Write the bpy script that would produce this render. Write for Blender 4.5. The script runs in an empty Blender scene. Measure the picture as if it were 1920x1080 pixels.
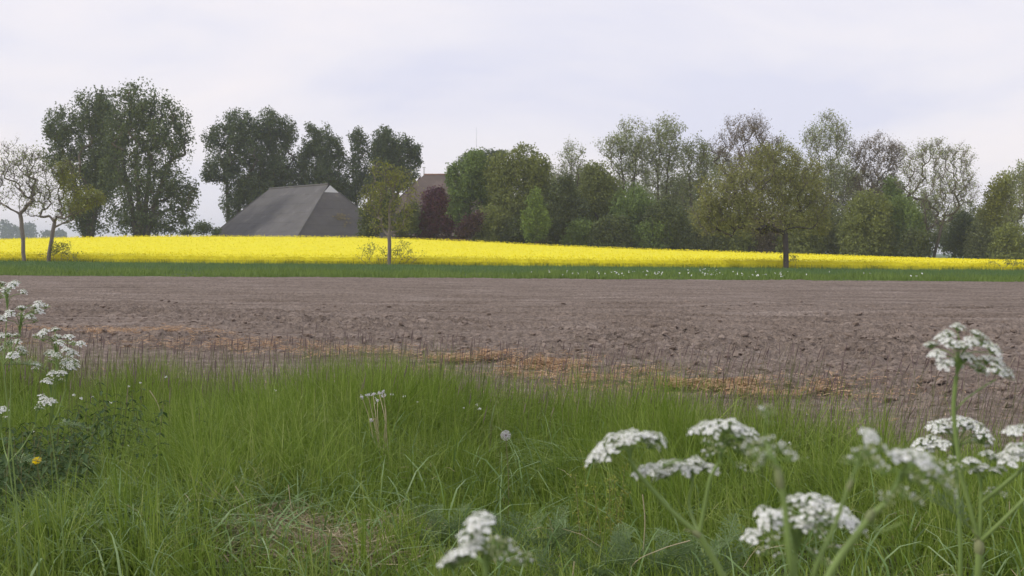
import bpy, math, random
import numpy as np
from mathutils import Vector, Quaternion

# ------------------------------------------------------------------ camera, world, sun, exposure
S = bpy.context.scene
COL = S.collection
EYE = 1.6                       # eye above the ploughed field
FPX = 2000.0                    # focal length in pixels of a 1920 wide picture
PITCH = math.atan(70.0 / FPX)   # horizon 70 px above the middle
ROLL = math.radians(-0.36)

cam_d = bpy.data.cameras.new("camera")
cam = bpy.data.objects.new("camera", cam_d)
COL.objects.link(cam)
cam_d.sensor_width = 36.0
cam_d.lens = 36.0 * FPX / 1920.0
cam_d.clip_start = 0.05
cam_d.clip_end = 9000.0
cam.location = (0, 0, EYE)
cam.rotation_mode = 'QUATERNION'
cam.rotation_quaternion = (Quaternion((1, 0, 0), math.pi / 2 - PITCH)
                           @ Quaternion((0, 0, 1), -ROLL))
cam_d.dof.use_dof = True
cam_d.dof.focus_distance = 7.0
cam_d.dof.aperture_fstop = 12.0
S.camera = cam

SUN_EL, SUN_AZ = math.radians(40), math.radians(250)   # azimuth clockwise from +Y: from the left, a little behind
w = bpy.data.worlds.new("World")
S.world = w
w.use_nodes = True
nt = w.node_tree
nt.nodes.clear()
N = nt.nodes.new
L = nt.links.new
out = N("ShaderNodeOutputWorld")
sky = N("ShaderNodeTexSky")
sky.sky_type = 'NISHITA'
sky.sun_disc = False
sky.sun_elevation = SUN_EL
sky.sun_rotation = SUN_AZ
sky.air_density = 1.4
sky.dust_density = 2.5
bg1 = N("ShaderNodeBackground"); bg1.inputs[1].default_value = 0.12
L(sky.outputs[0], bg1.inputs[0])
tc = N("ShaderNodeTexCoord")
mp = N("ShaderNodeMapping"); mp.inputs['Scale'].default_value = (-1.0, 1.0, 3.6)
mp.inputs['Location'].default_value = (5.3, 0.4, 1.95)
L(tc.outputs['Generated'], mp.inputs[0])
n1 = N("ShaderNodeTexNoise"); n1.inputs['Scale'].default_value = 2.3; n1.inputs['Detail'].default_value = 6.0
n1.inputs['Roughness'].default_value = 0.5; n1.inputs['Distortion'].default_value = 0.4
L(mp.outputs[0], n1.inputs['Vector'])
sx = N("ShaderNodeSeparateXYZ"); L(tc.outputs['Generated'], sx.inputs[0])
elev = N("ShaderNodeMapRange"); L(sx.outputs[2], elev.inputs[0])
elev.inputs[1].default_value = 0.0; elev.inputs[2].default_value = 0.26
elev.inputs[3].default_value = 0.17; elev.inputs[4].default_value = -0.12
add = N("ShaderNodeMath"); add.operation = 'ADD'
L(n1.outputs[0], add.inputs[0]); L(elev.outputs[0], add.inputs[1])
cr = N("ShaderNodeValToRGB")
L(add.outputs[0], cr.inputs[0])
e = cr.color_ramp.elements
e[0].position = 0.37; e[0].color = (0.735, 0.74, 0.875, 1)
e[1].position = 0.63; e[1].color = (0.925, 0.875, 0.905, 1)
m_ = e.new(0.49); m_.color = (0.84, 0.82, 0.895, 1)
bg2 = N("ShaderNodeBackground"); bg2.inputs[1].default_value = 0.99
L(cr.outputs[0], bg2.inputs[0])
mx = N("ShaderNodeMixShader"); mx.inputs[0].default_value = 0.96
L(bg1.outputs[0], mx.inputs[1]); L(bg2.outputs[0], mx.inputs[2])
L(mx.outputs[0], out.inputs[0])

sun_d = bpy.data.lights.new("sun", 'SUN')
sun_d.energy = 1.5
sun_d.angle = math.radians(10)
sun_d.color = (1.0, 0.95, 0.87)
sun = bpy.data.objects.new("sun", sun_d)
COL.objects.link(sun)
sd = Vector((math.sin(SUN_AZ) * math.cos(SUN_EL), math.cos(SUN_AZ) * math.cos(SUN_EL), math.sin(SUN_EL)))
sun.rotation_mode = 'QUATERNION'
sun.rotation_quaternion = sd.to_track_quat('Z', 'Y')
sun.location = (0, 0, 60)

S.view_settings.view_transform = 'Standard'
S.view_settings.look = 'None'
S.view_settings.gamma = 1.0
S.view_settings.exposure = 0.13
S.view_settings.use_curve_mapping = False
S.render.engine = 'CYCLES'
S.cycles.use_denoising = True
S.cycles.max_bounces = 6
S.cycles.diffuse_bounces = 3
S.cycles.transmission_bounces = 4
S.cycles.volume_bounces = 1
S.cycles.transparent_max_bounces = 8

RNG = np.random.default_rng(7)
R = lambda a, b, n=None: RNG.uniform(a, b, n)

# ------------------------------------------------------------------ helpers
def hor(px):
    return 470.0 + (px - 960.0) * 0.00628

def P(px, py, d):
    """world point seen at photo pixel (px,py) at distance d ahead"""
    return np.array([(px - 960.0) / FPX * d, d, EYE - (py - hor(px)) / FPX * d])

def sstep(t):
    t = np.clip(t, 0, 1)
    return t * t * (3 - 2 * t)

def _hash(ix, iy, seed):
    h = (ix.astype(np.int64) * 374761393 + iy.astype(np.int64) * 668265263 + seed * 974634777) & 0x7fffffff
    h = ((h ^ (h >> 13)) * 1274126177) & 0x7fffffff
    h = ((h ^ (h >> 16)) * 1103515245) & 0x7fffffff
    return (h & 0xffff) / 65535.0

def vn(x, y, seed=0):
    x = np.asarray(x, float); y = np.asarray(y, float)
    ix = np.floor(x); iy = np.floor(y)
    fx = x - ix; fy = y - iy
    fx = fx * fx * (3 - 2 * fx); fy = fy * fy * (3 - 2 * fy)
    a = _hash(ix, iy, seed); b = _hash(ix + 1, iy, seed)
    c = _hash(ix, iy + 1, seed); d = _hash(ix + 1, iy + 1, seed)
    return (a + (b - a) * fx) * (1 - fy) + (c + (d - c) * fx) * fy

def fbm(x, y, seed=0, oct=4):
    s = 0; a = 0.5; t = 0
    for o in range(oct):
        s = s + a * vn(x * 2 ** o, y * 2 ** o, seed + o * 17); t += a; a *= 0.5
    return s / t

class MB:
    """collects faces, links them as ONE mesh object"""
    def __init__(self):
        self.V = []; self.F = []; self.M = []; self.n = 0
    def add(self, V, F, m=0):
        V = np.asarray(V, float).reshape(-1, 3); F = np.asarray(F, np.int64)
        self.V.append(V); self.F.append(F + self.n); self.M.append(np.full(len(F), m) if np.isscalar(m) else np.asarray(m))
        self.n += len(V)
    def mesh(self, name, mats, off=(0, 0, 0), smooth=False):
        me = bpy.data.meshes.new(name)
        V = np.concatenate(self.V) - np.asarray(off, float)
        me.vertices.add(len(V)); me.vertices.foreach_set('co', V.astype(np.float32).ravel())
        loops = np.concatenate([f.ravel() for f in self.F])
        tot = np.concatenate([np.full(len(f), f.shape[1]) for f in self.F])
        st = np.concatenate([[0], np.cumsum(tot)[:-1]])
        me.loops.add(len(loops)); me.loops.foreach_set('vertex_index', loops.astype(np.int32))
        me.polygons.add(len(tot)); me.polygons.foreach_set('loop_start', st.astype(np.int32))
        me.polygons.foreach_set('material_index', np.concatenate(self.M).astype(np.int32))
        me.polygons.foreach_set('use_smooth', np.full(len(tot), smooth))
        for m in (mats if isinstance(mats, (list, tuple)) else [mats]):
            me.materials.append(m)
        me.update(calc_edges=True)
        return me
    def build(self, name, mats, parent=None, off=(0, 0, 0), smooth=False):
        return put(name, self.mesh(name, mats, off, smooth), parent)

def put(name, me, parent=None):
    o = bpy.data.objects.new(name, me); COL.objects.link(o)
    if parent is not None:
        o.parent = parent
    return o

def tag(o, label=None, cat=None, group=None, kind=None):
    if label: o['label'] = label
    if cat: o['category'] = cat
    if group: o['group'] = group
    if kind: o['kind'] = kind
    return o

def thing(name, label, cat, loc, group=None):
    o = bpy.data.objects.new(name, None); COL.objects.link(o)
    o.location = [float(v) for v in loc]; o.empty_display_size = 0.2
    return tag(o, label, cat, group)

def tubes(paths, radii, sides):
    """paths (n,k,3), radii (n,k) -> verts, quads"""
    paths = np.asarray(paths, float); n, k, _ = paths.shape
    radii = np.broadcast_to(np.asarray(radii, float), (n, k))
    t = np.gradient(paths, axis=1)
    t /= np.linalg.norm(t, axis=2, keepdims=True) + 1e-9
    ref = np.where(np.abs(t[..., 2:3]) > 0.8, np.array([1.0, 0.17, 0]), np.array([0, 0.1, 1.0]))
    u = np.cross(t, ref); u /= np.linalg.norm(u, axis=2, keepdims=True) + 1e-9
    v = np.cross(t, u)
    a = np.arange(sides) * 2 * np.pi / sides
    V = paths[:, :, None, :] + radii[:, :, None, None] * (np.cos(a)[:, None] * u[:, :, None, :] + np.sin(a)[:, None] * v[:, :, None, :])
    i = np.arange(n)[:, None, None] * k * sides; r = np.arange(k - 1)[None, :, None] * sides
    s = np.arange(sides)[None, None, :]; s2 = (s + 1) % sides
    F = np.stack(np.broadcast_arrays(i + r + s, i + r + s2, i + r + sides + s2, i + r + sides + s), -1).reshape(-1, 4)
    return V.reshape(-1, 3), F

def smooth_path(pts, k=10):
    """Catmull-Rom through points"""
    p = np.asarray(pts, float)
    if len(p) == 2:
        return np.linspace(p[0], p[1], k)
    q = np.vstack([2 * p[0] - p[1], p, 2 * p[-1] - p[-2]])
    out = []
    m = max(2, k // (len(p) - 1))
    for i in range(len(p) - 1):
        a, b, c, d = q[i:i + 4]
        lab, lbc, lcd = (np.linalg.norm(v) + 1e-9 for v in (b - a, c - b, d - c))
        mb_, mc_ = (c - a), (d - b)
        mb_ = mb_ / (np.linalg.norm(mb_) + 1e-9) * min(lab, lbc); mc_ = mc_ / (np.linalg.norm(mc_) + 1e-9) * min(lbc, lcd)
        for t in np.linspace(0, 1, m, endpoint=False):
            out.append((2 * t ** 3 - 3 * t * t + 1) * b + (t ** 3 - 2 * t * t + t) * mb_ + (3 * t * t - 2 * t ** 3) * c + (t ** 3 - t * t) * mc_)
    out.append(p[-1])
    return np.array(out)

def tube1(mb, pts, r0, r1, sides=6, k=12, m=0):
    pp = smooth_path(pts, k)
    V, F = tubes(pp[None], np.linspace(r0, r1, len(pp))[None], sides)
    mb.add(V, F, m)

def rand_dirs(n):
    d = RNG.normal(size=(n, 3)); return d / (np.linalg.norm(d, axis=1, keepdims=True) + 1e-9)

def leaf_tris(c, size):
    n = len(c); d = rand_dirs(n); e = np.cross(d, rand_dirs(n)); e /= np.linalg.norm(e, axis=1, keepdims=True) + 1e-9
    s = np.asarray(size).reshape(-1, 1)
    V = np.stack([c - d * s * .35 - e * s * .42, c - d * s * .3 + e * s * .42, c + d * s * .6], 1)
    return V.reshape(-1, 3), np.arange(n)[:, None] * 3 + np.array([0, 1, 2])

def leaf_quads(c, size, aspect=1.0, up=None):
    """random diamond leaves: c (n,3), size (n,)"""
    n = len(c); d = rand_dirs(n)
    if up is not None: d = d + up; d /= np.linalg.norm(d, axis=1, keepdims=True)
    e = rand_dirs(n); e = np.cross(d, e); e /= np.linalg.norm(e, axis=1, keepdims=True) + 1e-9
    h = np.cross(d, e)
    s = np.asarray(size).reshape(-1, 1)
    V = np.stack([c - d * s * 0.5, c + e * s * 0.36 * aspect + h * s * 0.06, c + d * s * 0.5, c - e * s * 0.36 * aspect + h * s * 0.06], 1)
    F = np.arange(n)[:, None] * 4 + np.array([0, 1, 2, 3])
    return V.reshape(-1, 3), F

# ------------------------------------------------------------------ materials
def lin(*rgb):
    return tuple(((c / 255) / 12.92 if c <= 10 else (((c / 255) + 0.055) / 1.055) ** 2.4) for c in rgb)

def mat(name, stops, scale=None, stretch=(1, 1, 1), rough=0.7, trans=0.0, bump=0.0, bscale=20.0, spec=0.25, jitter=0.0, detail=5.0, contrast=1.0):
    """stops: list of (pos, linear rgb). Colour picked per loose piece, or by noise of the given scale; jitter mixes the two."""
    m = bpy.data.materials.new(name); m.use_nodes = True
    t = m.node_tree; t.nodes.clear(); n = t.nodes.new; l = t.links.new
    o = n("ShaderNodeOutputMaterial"); b = n("ShaderNodeBsdfPrincipled")
    b.inputs['Roughness'].default_value = rough
    b.inputs['Specular IOR Level'].default_value = spec
    geo = n("ShaderNodeNewGeometry"); tcn = n("ShaderNodeTexCoord")
    fac = geo.outputs['Random Per Island']
    if scale:
        mpn = n("ShaderNodeMapping"); mpn.inputs['Scale'].default_value = stretch
        l(geo.outputs['Position'], mpn.inputs[0])
        nz = n("ShaderNodeTexNoise"); nz.inputs['Scale'].default_value = scale; nz.inputs['Detail'].default_value = detail
        nz.inputs['Roughness'].default_value = 0.6
        l(mpn.outputs[0], nz.inputs['Vector'])
        mr = n("ShaderNodeMapRange"); l(nz.outputs[0], mr.inputs[0])
        mr.inputs[1].default_value = 0.5 - 0.25 / contrast; mr.inputs[2].default_value = 0.5 + 0.25 / contrast
        if jitter > 0:
            mxn = n("ShaderNodeMix"); mxn.inputs[0].default_value = jitter
            l(mr.outputs[0], mxn.inputs[2]); l(fac, mxn.inputs[3]); fac = mxn.outputs[0]
        else:
            fac = mr.outputs[0]
    r = n("ShaderNodeValToRGB"); l(fac, r.inputs[0])
    el = r.color_ramp.elements
    while len(el) > 1: el.remove(el[-1])
    el[0].position = stops[0][0]; el[0].color = (*stops[0][1], 1)
    for p_, c_ in stops[1:]:
        x = el.new(p_); x.color = (*c_, 1)
    l(r.outputs[0], b.inputs['Base Color'])
    if bump > 0:
        nb = n("ShaderNodeTexNoise"); nb.inputs['Scale'].default_value = bscale; nb.inputs['Detail'].default_value = 6
        l(geo.outputs['Position'], nb.inputs['Vector'])
        bp = n("ShaderNodeBump"); bp.inputs['Strength'].default_value = bump; bp.inputs['Distance'].default_value = 0.05
        l(nb.outputs[0], bp.inputs['Height']); l(bp.outputs[0], b.inputs['Normal'])
    if trans > 0:
        tr = n("ShaderNodeBsdfTranslucent"); l(r.outputs[0], tr.inputs[0])
        ms = n("ShaderNodeMixShader"); ms.inputs[0].default_value = trans
        l(b.outputs[0], ms.inputs[1]); l(tr.outputs[0], ms.inputs[2]); l(ms.outputs[0], o.inputs[0])
    else:
        l(b.outputs[0], o.inputs[0])
    return m

def soil_mat():
    m = mat('soil', [(0, (.165, .128, .099)), (.5, (.226, .179, .142)), (1, (.298, .244, .203))], scale=1.3, stretch=(.16, 2.2, 1), rough=.95, bump=1.0, bscale=15, spec=.1, contrast=1.4, detail=10.0)
    t = m.node_tree; b = next(n for n in t.nodes if n.type == 'BSDF_PRINCIPLED'); r = next(n for n in t.nodes if n.type == 'VALTORGB')
    bp = next(n for n in t.nodes if n.type == 'BUMP'); bp.inputs['Distance'].default_value = .13
    nz = t.nodes.new('ShaderNodeTexNoise'); nz.inputs['Scale'].default_value = 9; nz.inputs['Detail'].default_value = 8; nz.inputs['Roughness'].default_value = .7
    g = next(n for n in t.nodes if n.type == 'NEW_GEOMETRY'); t.links.new(g.outputs['Position'], nz.inputs['Vector'])
    mr = t.nodes.new('ShaderNodeMapRange'); mr.inputs[1].default_value = .38; mr.inputs[2].default_value = .62; mr.inputs[3].default_value = .78; mr.inputs[4].default_value = 1.38
    t.links.new(nz.outputs[0], mr.inputs[0])
    mu = t.nodes.new('ShaderNodeMix'); mu.data_type = 'RGBA'; mu.blend_type = 'MULTIPLY'; mu.inputs[0].default_value = 1
    t.links.new(r.outputs[0], mu.inputs[6]); t.links.new(mr.outputs[0], mu.inputs[7]); t.links.new(mu.outputs[2], b.inputs['Base Color'])
    return m

def g2(c, k=0.25):
    """dark / mid / light variants of one colour"""
    c = np.array(c)
    return [(0.0, tuple(c * (1 - k))), (0.5, tuple(c)), (1.0, tuple(np.minimum(c * (1 + k), 0.95)))]

M = {}
M['soil'] = soil_mat()
M['clod'] = mat('clod_soil', [(0, (.19, .147, .115)), (1, (.31, .25, .205))], rough=.95, bump=.5, bscale=30, spec=.1)
M['straw'] = mat('straw', [(0, (.30, .20, .115)), (.5, (.50, .30, .155)), (1, (.62, .45, .28))], rough=.7, trans=.15)
M['dry'] = mat('dry_stem', [(0, (.38, .31, .18)), (1, (.58, .50, .33))], rough=.7, trans=.1)
M['thatch'] = mat('dead_grass', [(0, (.22, .165, .10)), (.6, (.40, .32, .20)), (1, (.56, .47, .31))], rough=.8, trans=.1)
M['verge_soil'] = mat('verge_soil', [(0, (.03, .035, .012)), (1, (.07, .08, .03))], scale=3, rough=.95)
M['grass'] = mat('meadow_grass', [(0, (.095, .165, .022)), (.35, (.175, .260, .032)), (.68, (.275, .365, .062)), (.9, (.39, .435, .14)), (1, (.46, .40, .22))], scale=3.2, jitter=.6, rough=.5, trans=.38, spec=.3, contrast=1.2)
M['broad'] = mat('broad_grass', [(0, (.15, .25, .07)), (1, (.27, .37, .16))], rough=.45, trans=.25, spec=.35)
M['head'] = mat('foxtail', [(0, (.14, .095, .095)), (.6, (.23, .165, .155)), (1, (.34, .28, .21))], rough=.85, trans=.1)
M['hstem'] = mat('foxtail_stem', [(0, (.12, .14, .04)), (1, (.22, .20, .10))], rough=.7)
M['strip_soil'] = mat('strip_soil', g2((.05, .075, .025)), scale=.5, rough=.95)
M['wheat'] = mat('wheat_green', [(0, (.11, .195, .055)), (.6, (.15, .245, .07)), (1, (.195, .29, .09))], scale=.25, stretch=(.3, 1, 1), jitter=.5, rough=.6, trans=.3)
M['rough'] = mat('rough_grass', [(0, (.12, .195, .038)), (.5, (.19, .275, .05)), (1, (.26, .345, .085))], scale=.3, jitter=.5, rough=.6, trans=.3)
M['rape'] = mat('rapeseed_yellow', [(0, (.74, .64, .014)), (.5, (.84, .745, .016)), (1, (.92, .84, .035))], scale=.5, jitter=.4, rough=.7, trans=.2)
M['rape_c'] = mat('rapeseed_canopy', [(0, (.64, .57, .016)), (.35, (.80, .71, .015)), (1, (.88, .79, .02))], scale=1.6, rough=.8, detail=8)
M['rape_s'] = mat('rapeseed_stem', [(0, (.10, .16, .03)), (1, (.22, .26, .06))], rough=.7, trans=.2)
M['land'] = mat('far_land', g2((.09, .13, .05)), scale=.01, rough=.95)
M['petal'] = mat('white_petal', [(0, (.86, .86, .81)), (1, (.94, .94, .91))], rough=.6, trans=.16)
M['bud'] = mat('green_bud', [(0, (.42, .47, .22)), (1, (.66, .68, .44))], rough=.6, trans=.3)
M['cstem'] = mat('parsley_stem', [(0, (.19, .28, .075)), (1, (.27, .36, .11))], scale=8, rough=.5, trans=.08)
M['pedicel'] = mat('parsley_ray', [(0, (.18, .29, .07)), (1, (.30, .40, .14))], rough=.55, trans=.15)
M['sheath'] = mat('leaf_sheath', [(0, (.24, .29, .12)), (1, (.33, .33, .17))], scale=30, rough=.7, trans=.1)
M['herb'] = mat('herb_leaf', [(0, (.12, .19, .070)), (1, (.22, .29, .13))], rough=.6, trans=.25)
M['nettle'] = mat('nettle_leaf', [(0, (.045, .085, .025)), (.7, (.075, .125, .04)), (1, (.12, .18, .07))], rough=.6, trans=.25)
M['yellow'] = mat('dandelion_yellow', [(0, (.84, .62, .006)), (1, (.92, .76, .012))], rough=.6, trans=.2)
M['pappus'] = mat('dandelion_down', [(0, (.62, .60, .60)), (1, (.82, .80, .80))], rough=.8, trans=.4)
M['brownseed'] = mat('seed_brown', g2((.22, .15, .11)), rough=.8)
M['bark'] = mat('bark', [(0, (.07, .058, .048)), (1, (.16, .135, .11))], scale=3, stretch=(1, 1, .3), rough=.9)
M['bark_l'] = mat('pale_bark', [(0, (.17, .14, .11)), (1, (.30, .26, .21))], scale=3, stretch=(1, 1, .3), rough=.9)
M['twig'] = mat('twig_bark', [(0, (.13, .105, .09)), (1, (.24, .205, .18))], rough=.9)
LEAF = {
 'dark':   (.082, .108, .046), 'deep': (.098, .122, .048), 'olive': (.150, .172, .050), 'green': (.125, .175, .048),
 'bright': (.135, .190, .042), 'grey': (.150, .17, .072), 'oak': (.195, .200, .064),
 'plum': (.060, .030, .034), 'lime': (.185, .195, .040),
 'copper': (.085, .026, .048), 'brown': (.145, .115, .075), 'soft': (.195, .22, .092)}
for k_, c_ in LEAF.items():
    c_ = tuple(v * (1.05 if k_ in ('copper', 'deep') else 1.4) for v in c_)
    M['L' + k_] = mat('leaf_' + k_, g2(c_, .38), scale=.35, jitter=.55, rough=.6, trans=.3, spec=.2)
# ------------------------------------------------------------------ the lie of the land
def edge(x):
    """where the grass verge ends"""
    x = np.asarray(x, float)
    k = 2.5
    return np.maximum(7.25 - np.log1p(np.exp(np.clip((x + 0.9) * k, -40, 40))) / k * 0.73, 3.2)

def fedge(x):
    """where the tilled soil begins"""
    x = np.asarray(x, float)
    return np.clip(14.5 - np.where(x > 0, .85 * x, .36 * x), 8.5, 22)

CP = np.array([-400, 0, 150, 300, 500, 680, 780, 900, 1050, 1200, 1350, 1500, 1700, 1900, 2300])
CH = np.array([2, 14, 19, 22.5, 23.4, 23, 20.7, 16.4, 9.4, 4.4, .4, -3.6, -9.4, -14, -17])
Y_STRIP, Y_RAPE, Y_CREST, Y_REND = 61.0, 100.0, 160.0, 164.0
CROP = 0.85

def crest(x):
    return EYE + np.interp(np.asarray(x) / Y_CREST * FPX + 960, CP, CH) / FPX * Y_CREST - CROP

def G(x, y):
    x = np.asarray(x, float); y = np.asarray(y, float)
    vz = 0.52 - 0.03 * np.clip(y - 3, 0, 6) + 0.10 * (vn(x * .8, y * .8, 3) - .5) + 0.09 * (vn(x * 1.9, y * 1.9, 4) - .5)
    t = sstep((y - edge(x) + .3) / 2.2)
    z = vz * (1 - t) - 0.03 * t
    z = z + sstep((y - 9) / 6) * 0.10 * (vn(x * .12, y * .12, 5) - .5) * (1 - sstep((y - 50) / 10))
    s = np.clip(.15 - .0027 * x, -.02, .34)
    z = z + s * sstep((y - Y_STRIP) / 36)
    z = z + sstep((y - Y_RAPE) / (Y_CREST - Y_RAPE)) * (crest(x) - s)
    far = sstep((y - 166) / 14)
    z = z - far * .5
    z = z * (1 - sstep((y - 260) / 200)) 
    return z

def sheet(name, mat_, xs, ya, yb, rows, disp=None, spacing=1.0):
    """ground between the curves y=ya(x) and y=yb(x)"""
    t = np.linspace(0, 1, rows) ** spacing
    X = np.broadcast_to(xs, (rows, len(xs)))
    A = ya(xs) if callable(ya) else np.full(len(xs), float(ya)); B = yb(xs) if callable(yb) else np.full(len(xs), float(yb))
    Y = A + (B - A) * t[:, None]
    Z = G(X, Y)
    if disp is not None: Z = Z + disp(X, Y)
    V = np.stack([X, Y, Z], -1).reshape(-1, 3)
    c = len(xs); i = np.arange(rows - 1)[:, None] * c + np.arange(c - 1)
    F = np.stack([i, i + 1, i + c + 1, i + c], -1).reshape(-1, 4)
    mb = MB(); mb.add(V, F)
    return tag(mb.build(name, mat_, smooth=True), kind='structure')

def cols(dense, step, outer):
    a = np.arange(-dense, dense + step / 2, step)
    b = dense + np.cumsum(step * 1.25 ** np.arange(1, 60)); b = b[b < outer]; b = np.append(b, outer)
    return np.concatenate([-b[::-1], a, b])

# soil roughness: lumpy patches among smoother tilth
LUMPS = [(4.6, 17, 5.0, 3.6, 1.0), (5.0, 12.3, 2.6, 1.6, .8), (-9.3, 25.6, 3.2, 1.3, 1.0), (-4.1, 22.4, 3.4, 1.6, .9),
         (-6.4, 18.2, 4.5, 1.3, .6), (1.8, 21.5, 3, 1.2, .5), (8.5, 20, 3, 2.5, .7), (-1.5, 18.5, 2.5, 1.6, .5), (10, 15, 3, 3, .8), (-13, 22, 4, 2, .6)]
def lumpy(x, y):
    m = 0
    for cx, cy, rx, ry, a in LUMPS:
        m = np.maximum(m, a * np.exp(-(((x - cx) / rx) ** 2 + ((y - cy) / ry) ** 2)))
    return m
def tilth(x, y):
    inside = sstep((y - edge(x) - 1.2) / 1.0)
    m = lumpy(x, y)
    m = m * (.5 + vn(x * .7, y * .7, 41)) * sstep((y - fedge(x)) / 1.0)
    r = 1 - np.abs(2 * vn(x * 4.2, y * 5.0, 21) - 1)
    r2 = 1 - np.abs(2 * vn(x * 9, y * 10, 22) - 1)
    r3 = vn(x * 22, y * 24, 23)
    h = m * (.14 * r ** 2 + .085 * r2 ** 1.5 + .035 * r3) + (.022 * r2 ** 2 + .034 * r3) * (.5 + .9 * vn(x * .5, y * .8, 25))
    # drill lines and wheel tracks running across the view, swinging round on the headland
    q = y + .045 * x + .9 * (vn(x * .05, y * .05, 30) - .5)
    lines = np.sin(q * 2 * np.pi / 1.5) * .5 + np.sin(q * 2 * np.pi / .52) * .5
    h = h + lines * .050 * sstep((y - fedge(x) - 2) / 5) * (.4 + .9 * vn(x * .1, y * .9, 31))
    q2 = y - .10 * (x - 2) ** 1 - 22.5 + .006 * (x - 2) ** 2
    for off in (0, -1.1, 1.5, 3.4, -2.4):
        tr = np.exp(-((q2 - off) / .24) ** 2)
        h = h - .11 * tr * sstep((x + 1) / 4) + .075 * np.exp(-((q2 - off - .45) / .20) ** 2) * sstep((x + 1) / 4)
    for yy, amp in ((37.5, .06), (33, .045), (29.2, .05), (43, .05), (26.5, .04)):
        q3 = y - yy + .03 * x + .5 * (vn(x * .15, 0 * y + yy, 33) - .5)
        h = h - amp * 2.4 * np.exp(-(q3 / .22) ** 2) * (vn(x * .3, 0 * x + yy, 34) > .35)
    return h * inside

ya = lambda x: edge(x) + 1.1
XN = cols(14.5, .07, 400.0)
sheet('ploughed_field', M['soil'], XN, ya, 31.0, 270, tilth, 1.25)
sheet('ploughed_field', M['soil'], cols(34, .22, 400), 31.0, Y_STRIP, 110, tilth, 1.1)
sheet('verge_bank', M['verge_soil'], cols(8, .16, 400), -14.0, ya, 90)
sheet('grass_strip', M['strip_soil'], cols(64, 1.0, 500), Y_STRIP, Y_RAPE, 40)
sheet('rapeseed_ground', M['strip_soil'], cols(110, 2.0, 600), Y_RAPE, Y_REND, 40)
sheet('farm_ground', M['land'], cols(140, 5.0, 900), Y_REND, 420.0, 40)
mb = MB(); mb.add([(-5000, -900, -1.5), (5000, -900, -1.5), (5000, 6000, -1.5), (-5000, 6000, -1.5)], [(0, 1, 2, 3)])
tag(mb.build('ground', M['land']), kind='structure')
mb = MB(); xs_ = np.array([-2400, -900, 900, 2400.]); mb.add([(x, y, -.02) for y in (420., 3200.) for x in xs_], [(i, i + 1, i + 5, i + 4) for i in range(3)])
tag(mb.build('far_meadow', M['land']), kind='structure')

# clods lying on the soil
def clods(n):
    ico = np.array([(0, 0, 1), (.89, 0, .45), (.28, .85, .45), (-.72, .53, .45), (-.72, -.53, .45), (.28, -.85, .45),
                    (.72, .53, -.45), (-.28, .85, -.45), (-.89, 0, -.45), (-.28, -.85, -.45), (.72, -.53, -.45), (0, 0, -1)])
    fc = np.array([(0, 1, 2), (0, 2, 3), (0, 3, 4), (0, 4, 5), (0, 5, 1), (1, 6, 2), (2, 7, 3), (3, 8, 4), (4, 9, 5), (5, 10, 1),
                   (1, 10, 6), (2, 6, 7), (3, 7, 8), (4, 8, 9), (5, 9, 10)])
    y = R(7.5, 34, n * 6); x = R(-1, 1, n * 6) * (.52 * y + 2)
    k = (lumpy(x, y) * (.4 + vn(x * .7, y * .7, 41)) ** 1.5 + .12 > R(0, 1, n * 6)) & (y > fedge(x) + .2)
    x, y = x[k][:n], y[k][:n]; n = len(x)
    s = .011 + .060 * R(0, 1, n) ** 9 + .018 * R(0, 1, n) ** 2
    c = np.stack([x, y, G(x, y) + tilth(x, y) + s * .25], -1)
    V = ico[None] * (s[:, None, None] * R(.55, 1.25, (n, 12, 1))) * np.stack([R(.8, 1.5, n), R(.8, 1.3, n), R(.5, .9, n)], -1)[:, None, :]
    a = R(0, 6.28, n); ca, sa = np.cos(a)[:, None], np.sin(a)[:, None]
    V = np.stack([V[..., 0] * ca - V[..., 1] * sa, V[..., 0] * sa + V[..., 1] * ca, V[..., 2]], -1) + c[:, None]
    F = (np.arange(n)[:, None, None] * 12 + fc[None]).reshape(-1, 3)
    mb = MB(); mb.add(V, F)
    tag(mb.build('soil_clods', M['clod']), 'loose clods of dry soil lying on the ploughed field', 'soil clods', kind='stuff')
clods(10500)

# straw litter along the field edge
def strands(mb, cen, n, rx, ry, ln, wd, zoff=.015, up=.25, clump=False):
    cx, cy = cen
    x = cx + RNG.normal(size=n) * rx; y = cy + RNG.normal(size=n) * ry
    if clump:
        k = vn(x * 2.6, y * 4.2, 47) * .6 + vn(x * 6, y * 9, 48) * .4 > R(.42, .62, n); x, y = x[k], y[k]; n = len(x)
    z = G(x, y) + tilth(x, y) + R(0, 1, n) ** 2 * .05 + zoff
    a = R(0, 6.28, n); e = R(-.1, up, n); l = R(.5, 1.3, n) * ln
    d = np.stack([np.cos(a) * np.cos(e), np.sin(a) * np.cos(e), np.sin(e)], -1)
    s = np.stack([-np.sin(a), np.cos(a), R(-.6, .6, n)], -1)
    c = np.stack([x, y, z], -1); h = l[:, None] * .5; ww = wd * R(.6, 1.3, n)[:, None]
    mid = c + np.array([0, 0, .012]) * R(0, 1, n)[:, None]
    V = np.stack([c - d * h - s * ww, c - d * h + s * ww, mid + s * ww, mid - s * ww, c + d * h + s * ww * .6, c + d * h - s * ww * .6], 1)
    i = np.arange(n)[:, None] * 6
    mb.add(V, np.concatenate([i + [0, 1, 2, 3], i + [3, 2, 4, 5]]))
mb = MB()
def gp(px, py):
    d = EYE * FPX / (py - hor(px)); return ((px - 960) / FPX * d, d)
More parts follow.
